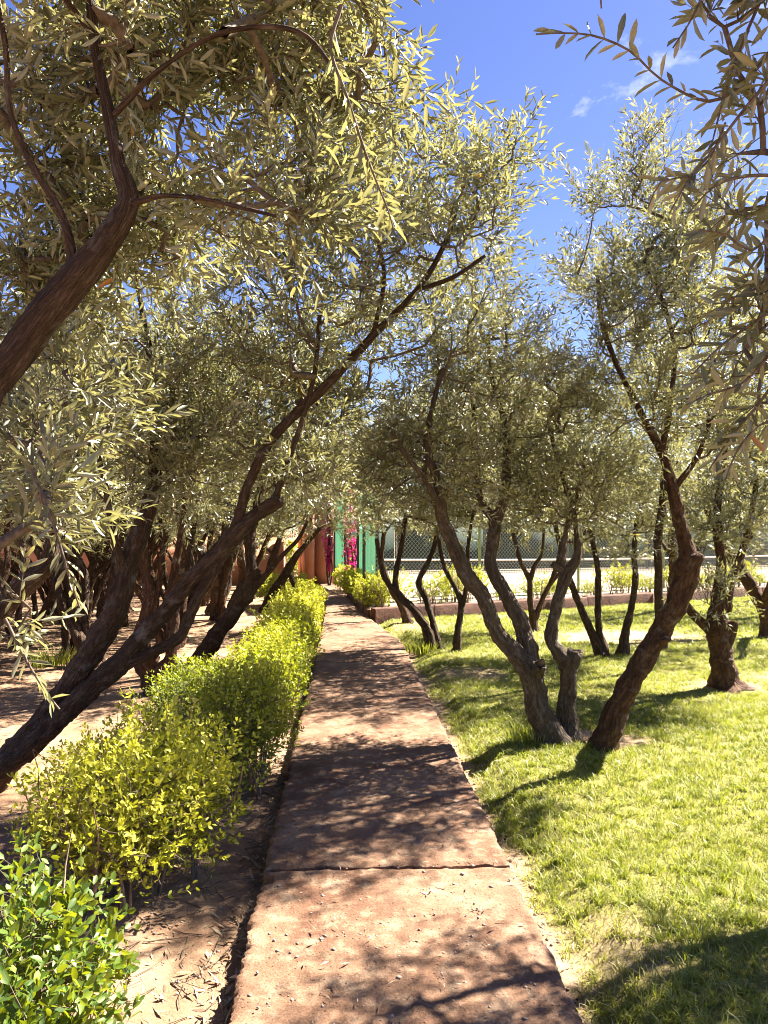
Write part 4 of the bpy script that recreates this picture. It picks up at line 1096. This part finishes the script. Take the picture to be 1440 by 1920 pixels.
# chain-link fence along the court
FL = 17.0
fa = KA + kn * 1.25 + kd * 0.45
cl = thing('chain_link_fence', 'tall chain link fence of crossed wire along the court side', 'fence', (fa[0], fa[1], 0.13), math.atan2(kd[1], kd[0]))
for k in range(7):
    s = k * 2.75
    mb = MB(); mb.bar((s, 0, -0.2), (s, 0, 3.2), 0.032, sides=8)
    p = mb.build('post', M['post_pale'] if k else M['post'], cl)
    mb = MB(); mb.bar((s, 0, 3.2), (s, 0, 3.24), 0.04, 0.02, sides=8); mb.build('post_cap', M['post'], p)
for z in (0.06, 3.1):
    mb = MB(); mb.bar((0, 0.03, z), (FL, 0.03, z), 0.008, sides=5); mb.build('tension_wire', M['wire'], cl)
mb = MB()
sp_, H = 0.085, 3.05
for sg in (1, -1):
    k = np.arange(-H, FL, sp_) if sg > 0 else np.arange(0, FL + H, sp_)
    for s in k:
        # clip the 45 degree wire to the fence rectangle
        t0 = max(0, -s if sg > 0 else s - FL); t1 = min(H, FL - s if sg > 0 else s)
        if t1 - t0 > 0.02:
            mb.bar((s + sg * t0, 0.036 + 0.004 * sg, 0.05 + t0), (s + sg * t1, 0.036 + 0.004 * sg, 0.05 + t1), 0.0036, sides=3)
mb.build('wire_mesh', M['wire'], cl, kind='stuff')

# green screens on dark posts beside the far path
scr = thing('screen_fence', 'dark posts with green court windscreens beside the far path', 'fence', (0, 0, 0))
PS = [A([0.66, 16.5]), A([0.28, 18.2]), A([-0.03, 20.0]), A([-0.33, 21.9])]
for p in PS:
    mb = MB(); mb.bar((p[0], p[1], -0.2), (p[0], p[1], 3.3), 0.045, sides=8); mb.build('post', M['post'], scr)
for a, b in ((PS[0], PS[1]), (PS[2], PS[3])):
    d = (b - a) / np.linalg.norm(b - a); nrm = A([-d[1], d[0]])
    L = np.linalg.norm(b - a) - 0.14
    n = 60
    s = np.linspace(0, 1, n)
    wv = 0.02 * np.sin(s * 44) + 0.012 * np.sin(s * 17 + 1)
    V = []
    for z in (0.52, 0.7, 1.5, 2.4, 3.15):
        q = a + d * 0.07 + np.outer(s * L, d) + np.outer(wv * (1 if z < 3 else 0.3), nrm)
        V.append(np.concatenate([q, np.full((n, 1), z)], 1))
    V = A(V)
    i = np.arange(4)[:, None] * n + np.arange(n - 1)[None]
    F = np.stack([i, i + 1, i + n + 1, i + n], -1).reshape(-1, 4)
    tr = np.random.default_rng(3).random(len(V.reshape(-1, 3)))
    mb = MB(); mb.add(V.reshape(-1, 3), F, tr)
    V2 = V + A([*(-nrm * 0.012), 0]); mb.add(V2.reshape(-1, 3), F[:, ::-1])
    mb.build('windscreen', M['screen'], scr, smooth=True)
for z in (0.5, 3.17):
    mb = MB()
    for a, b in zip(PS[:-1], PS[1:]):
        mb.bar((a[0], a[1], z), (b[0], b[1], z), 0.014, sides=5)
    mb.build('rail', M['post'], scr)

scr.location = (PS[0][0], PS[0][1], 0)
for ch in [o for o in bpy.data.objects if o.parent == scr]:
    ch.location = (-PS[0][0], -PS[0][1], 0)

# tennis net and the far end screen
na, nb_ = A([1.0, 24.2]), A([15.6, 27.2])
d = (nb_ - na) / np.linalg.norm(nb_ - na)
net = thing('tennis_net', 'tennis net with white top tape across the pale court', 'net', (na[0], na[1], 0.13), math.atan2(d[1], d[0]))
NL = float(np.linalg.norm(nb_ - na))
sag = lambda s: 0.50 - 0.06 * math.sin(math.pi * s / NL)
mb = MB()
for k in range(40):
    s0, s1 = NL * k / 40, NL * (k + 1) / 40
    z0, z1 = sag(s0), sag(s1)
    v = [(s0, y, z) for y in (-0.012, 0.012) for z in (z0 - 0.06, z0)] + [(s1, y, z) for y in (-0.012, 0.012) for z in (z1 - 0.06, z1)]
    mb.add(v, [(0, 4, 5, 1), (3, 7, 6, 2), (1, 5, 7, 3), (2, 6, 4, 0)])
mb.build('tape', M['tape'], net)
mb = MB()
for s in np.arange(0, NL, 0.06):
    mb.bar((s, 0, 0.0), (s, 0, sag(s) - 0.05), 0.008, sides=3)
for z in np.arange(0.02, 0.4, 0.055):
    mb.bar((0, 0.006, z), (NL, 0.006, z), 0.008, sides=3)
mb.build('netting', M['netcord'], net, kind='stuff')
for s in (0, NL):
    mb = MB(); mb.bar((s, 0, -0.1), (s, 0, 0.58), 0.04, sides=8); mb.build('post', M['post'], net)
fq = na - d * 2.2 + A([-d[1], d[0]]) * 1.6
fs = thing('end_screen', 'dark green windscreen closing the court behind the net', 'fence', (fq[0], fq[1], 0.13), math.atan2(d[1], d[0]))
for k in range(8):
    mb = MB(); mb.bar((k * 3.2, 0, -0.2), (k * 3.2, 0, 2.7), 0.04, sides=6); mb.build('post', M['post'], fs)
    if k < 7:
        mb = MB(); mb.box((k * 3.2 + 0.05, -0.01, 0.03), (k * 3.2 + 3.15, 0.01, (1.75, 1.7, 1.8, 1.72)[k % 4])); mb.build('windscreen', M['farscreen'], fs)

# ---------------------------------------------------------------- bougainvillea
def bougain(label, x, y, h, w, seed):
    rng = np.random.default_rng(seed)
    root = thing('bougainvillea', label, 'bougainvillea', (x, y, 0.0), 0, 'bougainvillea on the court fence')
    for k in range(4):
        mb = MB()
        q = resample([(rng.normal(0, .04), rng.normal(0, .04), -0.1, 0.025), (rng.normal(0, .05), rng.normal(0, .05), 0.5, 0.02), (rng.normal(0, .09), rng.normal(0, .09), h * 0.6, 0.013), (rng.normal(0, .14), rng.normal(0, .12), h, 0.006)], 0.1)
        tube(mb, q[:, :3], q[:, 3], 6, rough=0.1, bark=True); mb.build('stem', M['bark'], root, smooth=True)
    n = 1500
    z = rng.uniform(0.42, h, n)
    r = w * (0.55 + 0.45 * vnoise(np.stack([z * 2.2, z * 0 + seed, z * 0], -1), seed)) * np.sqrt(rng.random(n))
    th = rng.uniform(0, 6.283, n)
    p = np.stack([np.cos(th) * r, np.sin(th) * r, z + rng.normal(0, .03, n)], -1)
    p = p[vnoise(p * 5, seed + 2) > -0.25]
    n = len(p)
    s = rng.uniform(0.045, 0.075, n)
    fr = leaf_frames(p, norm(rng.normal(0, 1, (n, 3))), norm(rng.normal(0, 1, (n, 3))), s, s * 0.8)
    g = rng.random(n) < 0.16
    mb = MB(); put_leaves(mb, tuple(q[~g] for q in fr), rng.random((~g).sum()), LT_FAR); fl = mb.build('blossom', M['bract'], root, kind='stuff')
    mb = MB(); put_leaves(mb, tuple(q[g] for q in fr), rng.uniform(0, .5, g.sum()), LT_FAR); mb.build('foliage', M['privet'], root, kind='stuff')
bougain('magenta bougainvillea climbing beside the terracotta wall', -0.50, 21.6, 2.5, 0.22, 81)
bougain('magenta bougainvillea column between the two green windscreens', 0.12, 18.95, 2.6, 0.24, 82)

# ---------------------------------------------------------------- clipped shrubs
M['stem'] = flat_mat('privet_stem', (0.10, 0.065, 0.042), (0.24, 0.17, 0.115), 40, 0.85, 0)
def shrub(label, loc, rx, ry, h, n, seed, group, lod='mid', tint=(0.3, 0.9), stems=7, z0=0.18, leaf=(0.034, 0.017), singles=0, name='privet_shrub', pairs=4, power=3.2, rz=0.0, loose=0.05):
    rng = np.random.default_rng(seed)
    root = thing(name, label, 'shrub', loc, 0, group)
    cz, hz = (z0 + h) / 2, (h - z0) / 2
    g = rng.uniform(-1, 1, (n * 4, 3))
    rad = (np.abs(g) ** power).sum(1) ** (1 / power)
    g = g[(rad < 1) & (rad > 0.45 + 0.5 * rng.random(len(rad)) ** 2 - 0.3)][:n]
    n = len(g)
    g = g * (1 + 0.13 * vnoise(g * 2.1 + seed, seed) + 0.08 * vnoise(g * 5 + seed, seed + 1))[:, None]
    tip = g * A([rx, ry, hz]) + A([0, 0, cz]) + rng.normal(0, loose, (n, 3)) * A([1, 1, .7])
    hf = np.clip((tip[:, 2] - z0) / (h - z0), 0, 1)
    d = norm(g * A([0.8, 0.8, 0.3]) + A([0, 0, 0.75]) + rng.normal(0, 0.45, (n, 3)))
    ln = rng.uniform(0.07, 0.16, n)
    p0 = tip - d * ln[:, None]
    curv = rng.normal(0, .1, (n, 3))
    fr = twig_leaves(rng, p0, d, ln, curv, pairs, *leaf, up_bias=0.5, start=0.25)
    # crown of leaves at each tip
    q = p0 + d * ln[:, None]
    f2 = leaf_frames(np.repeat(q, 2, 0), np.repeat(d, 2, 0) + rng.normal(0, .45, (2 * n, 3)), norm(rng.normal(0, 1, (2 * n, 3)) + A([0, 0, .8])), leaf[0] * rng.uniform(.6, 1, 2 * n), leaf[1] * rng.uniform(.6, 1, 2 * n))
    fr = tuple(np.concatenate([a, b]) for a, b in zip(fr, f2))
    m = len(fr[0])
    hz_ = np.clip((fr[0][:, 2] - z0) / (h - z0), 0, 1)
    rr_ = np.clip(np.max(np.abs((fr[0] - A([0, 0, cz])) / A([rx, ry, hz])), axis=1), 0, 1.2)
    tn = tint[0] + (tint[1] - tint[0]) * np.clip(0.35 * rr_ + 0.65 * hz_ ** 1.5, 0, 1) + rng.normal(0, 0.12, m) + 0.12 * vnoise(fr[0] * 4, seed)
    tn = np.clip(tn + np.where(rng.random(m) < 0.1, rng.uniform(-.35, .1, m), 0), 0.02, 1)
    off = A(loc, float)
    wood = MB()
    bx, by = rng.uniform(-.7, .7, stems) * rx, rng.uniform(-.8, .8, stems) * ry
    anch = []
    for k in range(stems):
        mb = MB()
        for s in range(3):
            ex, ey = bx[k] + rng.normal(0, .3) * rx, by[k] + rng.normal(0, .25) * ry
            q = resample([(bx[k] + rng.normal(0, .006), by[k] + rng.normal(0, .006), -0.08, 0.008), ((bx[k] * .7 + ex * .3), by[k] * .7 + ey * .3, z0 + 0.05, 0.006), (ex, ey, h * 0.62, 0.004), (ex * 1.1, ey * 1.1, h * 0.85, 0.002)], 0.06)
            tube(mb, q[:, :3], q[:, 3], 5, rough=0.1, bark=True)
            anch.append(q[len(q) // 3:, :3])
        mb.build('stem', M['stem'], root, smooth=True)
    anch = np.concatenate(anch)
    sel = rng.random(n) < (0.5 if lod != 'far' else 0.2)
    for a in p0[sel]:
        j = np.argmin(np.linalg.norm(anch - a, axis=1) + np.clip(anch[:, 2] - a[2], 0, 1))
        mid = (anch[j] + a) / 2 + rng.normal(0, .015, 3)
        tube(wood, np.stack([anch[j], mid, a]), A([.0028, .0022, .0015]), 3)
    if lod != 'far':
        twig_wood(wood, p0, d, ln, curv, 0.0013, seg=1)
    fo = obj('foliage', bpy.data.meshes.new('foliage'), M['privet'], root)
    if singles:
        wfr = (fr[0] + off,) + fr[1:]
        wfr, tn = single_leaves(wfr, tn, singles, fo, M['privet'], 'privet', off)
        fr = (wfr[0] - off,) + wfr[1:]
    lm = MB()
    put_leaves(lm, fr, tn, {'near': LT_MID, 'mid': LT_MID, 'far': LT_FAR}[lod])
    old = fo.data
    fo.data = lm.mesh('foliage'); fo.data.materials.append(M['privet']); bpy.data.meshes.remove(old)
    fo['kind'] = 'stuff'
    wood.build('twigs', M['twig'], fo)['kind'] = 'stuff'
    return root
HG = 'privet shrubs in the hedge beside the path'
SZ = -0.1
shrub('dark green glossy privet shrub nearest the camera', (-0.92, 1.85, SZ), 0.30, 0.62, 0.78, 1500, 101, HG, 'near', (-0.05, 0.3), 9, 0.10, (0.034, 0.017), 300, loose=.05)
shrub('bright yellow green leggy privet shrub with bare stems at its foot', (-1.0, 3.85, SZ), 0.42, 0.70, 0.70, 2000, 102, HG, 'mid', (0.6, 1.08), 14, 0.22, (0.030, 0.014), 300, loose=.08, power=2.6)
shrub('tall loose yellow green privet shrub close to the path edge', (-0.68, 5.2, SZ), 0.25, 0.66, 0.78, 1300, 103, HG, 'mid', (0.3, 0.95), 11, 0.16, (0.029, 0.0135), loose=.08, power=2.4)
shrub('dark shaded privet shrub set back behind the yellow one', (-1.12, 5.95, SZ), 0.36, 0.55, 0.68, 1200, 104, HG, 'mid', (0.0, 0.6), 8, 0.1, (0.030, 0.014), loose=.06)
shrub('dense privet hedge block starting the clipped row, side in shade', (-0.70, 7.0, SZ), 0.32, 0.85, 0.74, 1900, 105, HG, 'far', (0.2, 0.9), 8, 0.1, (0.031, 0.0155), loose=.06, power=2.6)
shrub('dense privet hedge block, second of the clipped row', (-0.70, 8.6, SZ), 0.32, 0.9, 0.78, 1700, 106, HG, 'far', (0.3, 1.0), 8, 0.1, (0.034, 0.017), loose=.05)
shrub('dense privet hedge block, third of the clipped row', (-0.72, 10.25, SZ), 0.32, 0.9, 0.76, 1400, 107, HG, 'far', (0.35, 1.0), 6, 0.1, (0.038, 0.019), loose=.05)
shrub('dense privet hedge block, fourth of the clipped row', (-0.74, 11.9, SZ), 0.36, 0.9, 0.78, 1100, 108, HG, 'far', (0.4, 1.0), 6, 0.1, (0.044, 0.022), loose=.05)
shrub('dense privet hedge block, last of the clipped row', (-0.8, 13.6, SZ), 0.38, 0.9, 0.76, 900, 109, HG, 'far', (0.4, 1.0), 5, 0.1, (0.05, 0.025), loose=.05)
shrub('low privet shrub on its own past the end of the hedge row', (-1.35, 16.6, SZ), 0.55, 0.7, 0.75, 420, 110, HG, 'far', (0.3, 0.95), 5, 0.12, (0.06, 0.03))
shrub('yellow shrub seen through the open gate', (-1.95, 25.2, SZ), 0.7, 0.7, 1.3, 420, 111, None, 'far', (0.3, 0.8), 5, 0.1, (0.08, 0.04))
YG = 'golden hedge beside the far path'
for k, (x, y, lab) in enumerate(((0.52, 15.1, 'golden hedge shrub at the wall corner, nearest of the far row'), (0.36, 16.5, 'golden hedge shrub, second along the far path'), (0.2, 18.0, 'golden hedge shrub, third along the far path'), (-0.02, 19.6, 'golden hedge shrub, last before the orange gate'))):
    shrub(lab, (x, y, -0.03), 0.3, 0.75, 0.68, 420, 120 + k, YG, 'far', (0.6, 1.0), 6, 0.14, (0.055, 0.028))
WG = 'leggy golden shrubs behind the low wall'
wp = []
for k in range(17):
    q = KA + kd * (0.7 + k * 0.82 + rr.uniform(-.15, .15)) + kn * rr.uniform(0.42, 0.62)
    if k < 3:
        s = shrub('leggy golden topped shrub behind the low red wall', (q[0], q[1], 0.13), (0.5, 0.38, 0.55)[k], 0.3, (0.62, 0.5, 0.7)[k], (260, 150, 330)[k], 140 + k, WG, 'far', ((0.5, 0.95), (0.3, 0.8), (0.55, 1.0))[k], (10, 9, 11)[k], (0.16, 0.1, 0.2)[k], (0.046, 0.023), loose=0.1, power=2.2)
        wp.append(s)
    else:
        copy_tree(wp[rr.randrange(3)], (q[0], q[1], 0.13), rr.choice((0, math.pi)) + math.atan2(kd[1], kd[0]), rr.uniform(0.6, 0.98))

# ---------------------------------------------------------------- grass
def blades(name, bands, seed):
    rng = np.random.default_rng(seed)
    mb = MB()
    for (y0, y1, dens, hmin, hmax, w, seg) in bands:
        x1 = y1 * 0.62 + 0.5
        area = (y1 - y0) * x1
        n = int(area * dens)
        y = rng.uniform(y0, y1, n)
        x = -0.1 + rng.random(n) * x1
        # tufts
        x += 0.05 * vnoise(np.stack([x * 14, y * 14, x * 0], -1), 3); y += 0.05 * vnoise(np.stack([x * 14, y * 14, x * 0 + 5], -1), 4)
        g = bare(x, y)
        front = (A([x, y]).T - KA) @ kn
        k = (rng.random(n) < g * (0.72 + 0.45 * noise2(x, y, 5, 51, 2)) + 0.02 * (x > path_r(y) + 0.03)) & (front < -0.1) & (x < y * 0.62 + 0.3) & (x > path_r(y) + 0.02)
        x, y, g = x[k], y[k], g[k]
        n = len(x)
        hh = rng.uniform(hmin, hmax, n) * (0.55 + 0.45 * g) * (1 + 0.35 * noise2(x, y, 3.3, 52, 2))
        z = lawn_z(x, y) - 0.004
        th = rng.uniform(0, 6.283, n)
        ln = rng.uniform(0.3, 1.5, n) * hh
        dx, dy = np.cos(th) * ln, np.sin(th) * ln
        wx, wy = -np.sin(th) * w / 2, np.cos(th) * w / 2
        ph = rng.uniform(0, 6.283, n)
        wx = np.cos(ph) * w / 2; wy = np.sin(ph) * w / 2
        b0 = np.stack([x, y, z], -1)
        wv = np.stack([wx, wy, 0 * wx], -1)
        mid = b0 + np.stack([dx * 0.35, dy * 0.35, hh * 0.62], -1)
        tip = b0 + np.stack([dx, dy, hh * rng.uniform(0.75, 1.0, n)], -1)
        tn = np.clip(rng.normal(0.45, 0.2, n) + 0.18 * noise2(x, y, 1.3, 53, 2) + (1 - g) * 0.25, 0, 0.9)
        dry = rng.random(n) < 0.07 + 0.3 * (1 - g) + 0.10 * np.clip(noise2(x, y, 1.1, 54, 3), -1, 1)
        tn = np.where(dry, rng.uniform(0.9, 1.0, n), tn)
        if seg == 2:
            V = np.stack([b0 - wv, b0 + wv, mid + wv * 0.85, mid - wv * 0.85, tip], 1)
            base = (np.arange(n) * 5)[:, None]
            mb.add(V.reshape(-1, 3), base + A([[0, 1, 2, 3]]), np.repeat(tn, 5))
            mb.f.setdefault(3, []).append(base + A([[3, 2, 4]]) + mb.n - n * 5)
        else:
            V = np.stack([b0 - wv, b0 + wv, tip], 1)
            mb.add(V.reshape(-1, 3), (np.arange(n) * 3)[:, None] + A([[0, 1, 2]]), np.repeat(tn, 3))
    return mb.build(name, M['grass'], kind='stuff')
gr = blades('grass', [(1.5, 4.2, 13000, 0.018, 0.055, 0.0042, 2), (4.2, 7.0, 8000, 0.02, 0.055, 0.0052, 2), (7.0, 10.5, 3800, 0.025, 0.06, 0.0085, 1), (10.5, 19.5, 1600, 0.03, 0.06, 0.016, 1)], 9)
gr['label'] = 'short sunlit yellow green grass of the lawn'
# weed tuft in the soil and tall tufts by trunks
def tuft(label, x, y, z, n, h, seed, r):
    rng = np.random.default_rng(seed)
    mb = MB()
    th = rng.uniform(0, 6.283, n)
    rr0 = r * np.sqrt(rng.random(n))
    b0 = np.stack([np.cos(th) * rr0, np.sin(th) * rr0, 0 * th - 0.01], -1)
    hh = h * rng.uniform(0.5, 1, n)
    o = rng.uniform(0.1, 0.6, n) * hh
    t2 = th + rng.normal(0, .6, n)
    tip = b0 + np.stack([np.cos(t2) * o, np.sin(t2) * o, hh], -1)
    mid = b0 + np.stack([np.cos(t2) * o * .3, np.sin(t2) * o * .3, hh * .6], -1)
    ph = rng.uniform(0, 6.283, n)
    wv = np.stack([np.cos(ph), np.sin(ph), 0 * ph], -1) * 0.004
    V = np.stack([b0 - wv, b0 + wv, mid + wv, mid - wv, tip], 1)
    base = (np.arange(n) * 5)[:, None]
    mb.add(V.reshape(-1, 3), base + A([[0, 1, 2, 3]]), np.repeat(rng.uniform(.2, .9, n), 5))
    mb.f.setdefault(3, []).append(base + A([[3, 2, 4]]) + mb.n - n * 5)
    o = mb.build('grass_tuft', M['grass'])
    o.location = (x, y, z)
    tag(o, label, 'grass tuft')
tuft('sunlit tuft of weeds on the bare soil under the grove', -3.55, 9.6, -0.08, 260, 0.26, 5, 0.3)
tuft('taller grass tuft beside the crossing olive stems at the path', 1.0, 10.3, -0.06, 220, 0.2, 6, 0.22)
tuft('grass tuft at the foot of the forked grey trunk', 1.45, 5.95, -0.05, 160, 0.15, 7, 0.2)

# ---------------------------------------------------------------- leaf litter, pebbles, fallen twigs
rng = np.random.default_rng(77)
def flat_leaves(n, x, y, zf, s0, s1, asp, tilt=0.25):
    z = zf(x, y) + 0.004
    th = rng.uniform(0, 6.283, n)
    d = np.stack([np.cos(th), np.sin(th), rng.normal(0, tilt, n)], -1)
    s = rng.uniform(s0, s1, n)
    return leaf_frames(np.stack([x, y, z], -1), d, norm(rng.normal(0, tilt, (n, 3)) + A([0, 0, 1])), s, s * asp)
mb = MB()
n = 20000
y = 1.4 + 15 * rng.random(n) ** 1.7
x = path_l(y) - 0.03 - rng.random(n) ** 1.1 * (0.6 + y * 0.55)
k = rng.random(n) < 0.45 + 0.8 * noise2(x, y, 1.6, 61, 2)
x, y = x[k], y[k]; n = len(x)
put_leaves(mb, flat_leaves(n, x, y, soil_z, 0.025, 0.065, 0.2), rng.random(n), LT_FAR)
n = 1500                                                     # drifted against the path edge
y = 1.6 + 9 * rng.random(n) ** 1.5
x = path_l(y) - 0.015 - np.abs(rng.normal(0, 0.045, n))
put_leaves(mb, flat_leaves(n, x, y, soil_z, 0.03, 0.065, 0.2, 0.5), rng.random(n), LT_FAR)
n = 900                                                      # dry thatch along the lawn edge
y = 1.6 + 7 * rng.random(n) ** 1.3
x = path_r(y) + 0.02 + np.abs(rng.normal(0, 0.16, n))
put_leaves(mb, flat_leaves(n, x, y, lawn_z, 0.02, 0.055, 0.14, 0.4), rng.uniform(.4, 1, n), LT_FAR)
n = 420
y = 1.6 + 9 * rng.random(n) ** 1.3
x = rng.uniform(-0.36, 0.74, n)
put_leaves(mb, flat_leaves(n, x, y, lambda a, b: 0 * a + 0.012, 0.015, 0.05, 0.18, 0.2), rng.random(n), LT_FAR)
mb.build('leaf_litter', M['dry'], kind='stuff')
mb = MB()
n = 1500
for i in range(n):
    yy = 1.5 + 10 * rng.random() ** 1.5
    xx = path_l(yy) - 0.02 - rng.random() ** 1.2 * (0.5 + yy * 0.45)
    th = rng.uniform(0, 6.28); L = rng.uniform(0.04, 0.2)
    z = float(soil_z(A([xx]), A([yy]))[0]) + 0.006
    a = A([xx, yy, z]); b2 = a + A([math.cos(th) * L, math.sin(th) * L, rng.uniform(0, .012)])
    tube(mb, np.stack([a, (a + b2) / 2 + rng.normal(0, .008, 3) * A([1, 1, .3]), b2]), A([.0022, .002, .001]), 3)
mb.build('fallen_twigs', M['twig'], kind='stuff')
OCT = A([[1, 0, 0], [-1, 0, 0], [0, 1, 0], [0, -1, 0], [0, 0, 1], [0, 0, -1.]])
OF = A([[0, 2, 4], [2, 1, 4], [1, 3, 4], [3, 0, 4], [2, 0, 5], [1, 2, 5], [3, 1, 5], [0, 3, 5]])
def pebbles(name, n, xf, zf, ymax, s0, s1, mat, parent=None):
    mb = MB()
    y = 1.7 + ymax * rng.random(n) ** 1.4
    x = xf(y, n)
    z = zf(x, y)
    s = s0 + (s1 - s0) * rng.random(n) ** 3
    V = OCT[None] * (s[:, None, None] * rng.uniform(0.6, 1.2, (n, 1, 3)) * A([1, 1, 0.7])) * rng.uniform(.75, 1.1, (n, 6, 1))
    th = rng.uniform(0, 6.28, n)
    V = np.stack([V[..., 0] * np.cos(th)[:, None] - V[..., 1] * np.sin(th)[:, None], V[..., 0] * np.sin(th)[:, None] + V[..., 1] * np.cos(th)[:, None], V[..., 2]], -1)
    V = V + np.stack([x, y, z], -1)[:, None]
    mb.add(V.reshape(-1, 3), ((np.arange(n) * 6)[:, None, None] + OF[None]).reshape(-1, 3), np.repeat(rng.random(n), 6))
    return mb.build(name, mat, parent, kind='stuff')
pebbles('pebbles', 1300, lambda y, n: rng.uniform(-0.37, 0.76, n), lambda x, y: 0 * x + 0.001, 6, 0.002, 0.013, M['stone'], path_o)
pebbles('gravel', 3500, lambda y, n: path_l(y) - 0.0 - rng.random(n) ** 1.5 * 1.6, lambda x, y: soil_z(x, y) + .001, 6, 0.002, 0.011, M['stone'])
pebbles('clods', 700, lambda y, n: path_r(y) + 0.0 + np.abs(rng.normal(0, .1, n)), lambda x, y: lawn_z(x, y) + .001, 7, 0.003, 0.016, M['kerb'])
# fallen olives on the soil
for k, (x, y, lab) in enumerate(((-0.62, 2.62, 'green fallen olive fruit on the bare soil by the path'),)):
    mb = MB()
    th = np.linspace(0, math.pi, 9)
    tube(mb, np.stack([0 * th, -np.cos(th) * 0.011, 0 * th], -1), np.maximum(np.sin(th) * 0.0075, .0005), 10)
    o = mb.build('olive_fruit', M['farleaf'], smooth=True)
    o.location = (x, y, float(soil_z(A([x]), A([y]))[0]) + 0.007)
    o.rotation_euler = (0, 0, 0.9 * k + 1.0)
    tag(o, lab, 'olive')

# ---------------------------------------------------------------- repeats that only their order tells apart
ORD = ['first', 'second', 'third', 'fourth', 'fifth', 'sixth', 'seventh', 'eighth', 'ninth', 'tenth', 'eleventh', 'twelfth', 'thirteenth', 'fourteenth', 'fifteenth', 'sixteenth', 'seventeenth', 'eighteenth', 'nineteenth', 'twentieth']
def nth(i):
    return ORD[i] if i < 20 else 'twenty ' + ORD[i - 20] if i < 29 else ('thirtieth' if i == 29 else 'thirty ' + ORD[i - 30] if i < 39 else 'fortieth' if i == 39 else 'forty ' + ORD[i - 40])
def order(group, label, text, key):
    obs = sorted([o for o in bpy.data.objects if o.get('group') == group and o.get('label') == label], key=key)
    for i, o in enumerate(obs):
        o['label'] = text % nth(i)
view = lambda o: (A(o.location) @ CR) / max(A(o.location) @ CF, .1)
order(DG, 'small olive tree standing deep in the shaded grove', 'small olive deep in the shaded grove, %s counting away from the path', lambda o: -view(o))
order(WG, 'leggy golden topped shrub behind the low red wall', 'leggy golden shrub behind the low red wall, %s from the path corner', view)
order(FG, 'tall pale green tree showing above the tennis court fence', 'tall pale tree far beyond walls and court, %s counting from the left', view)
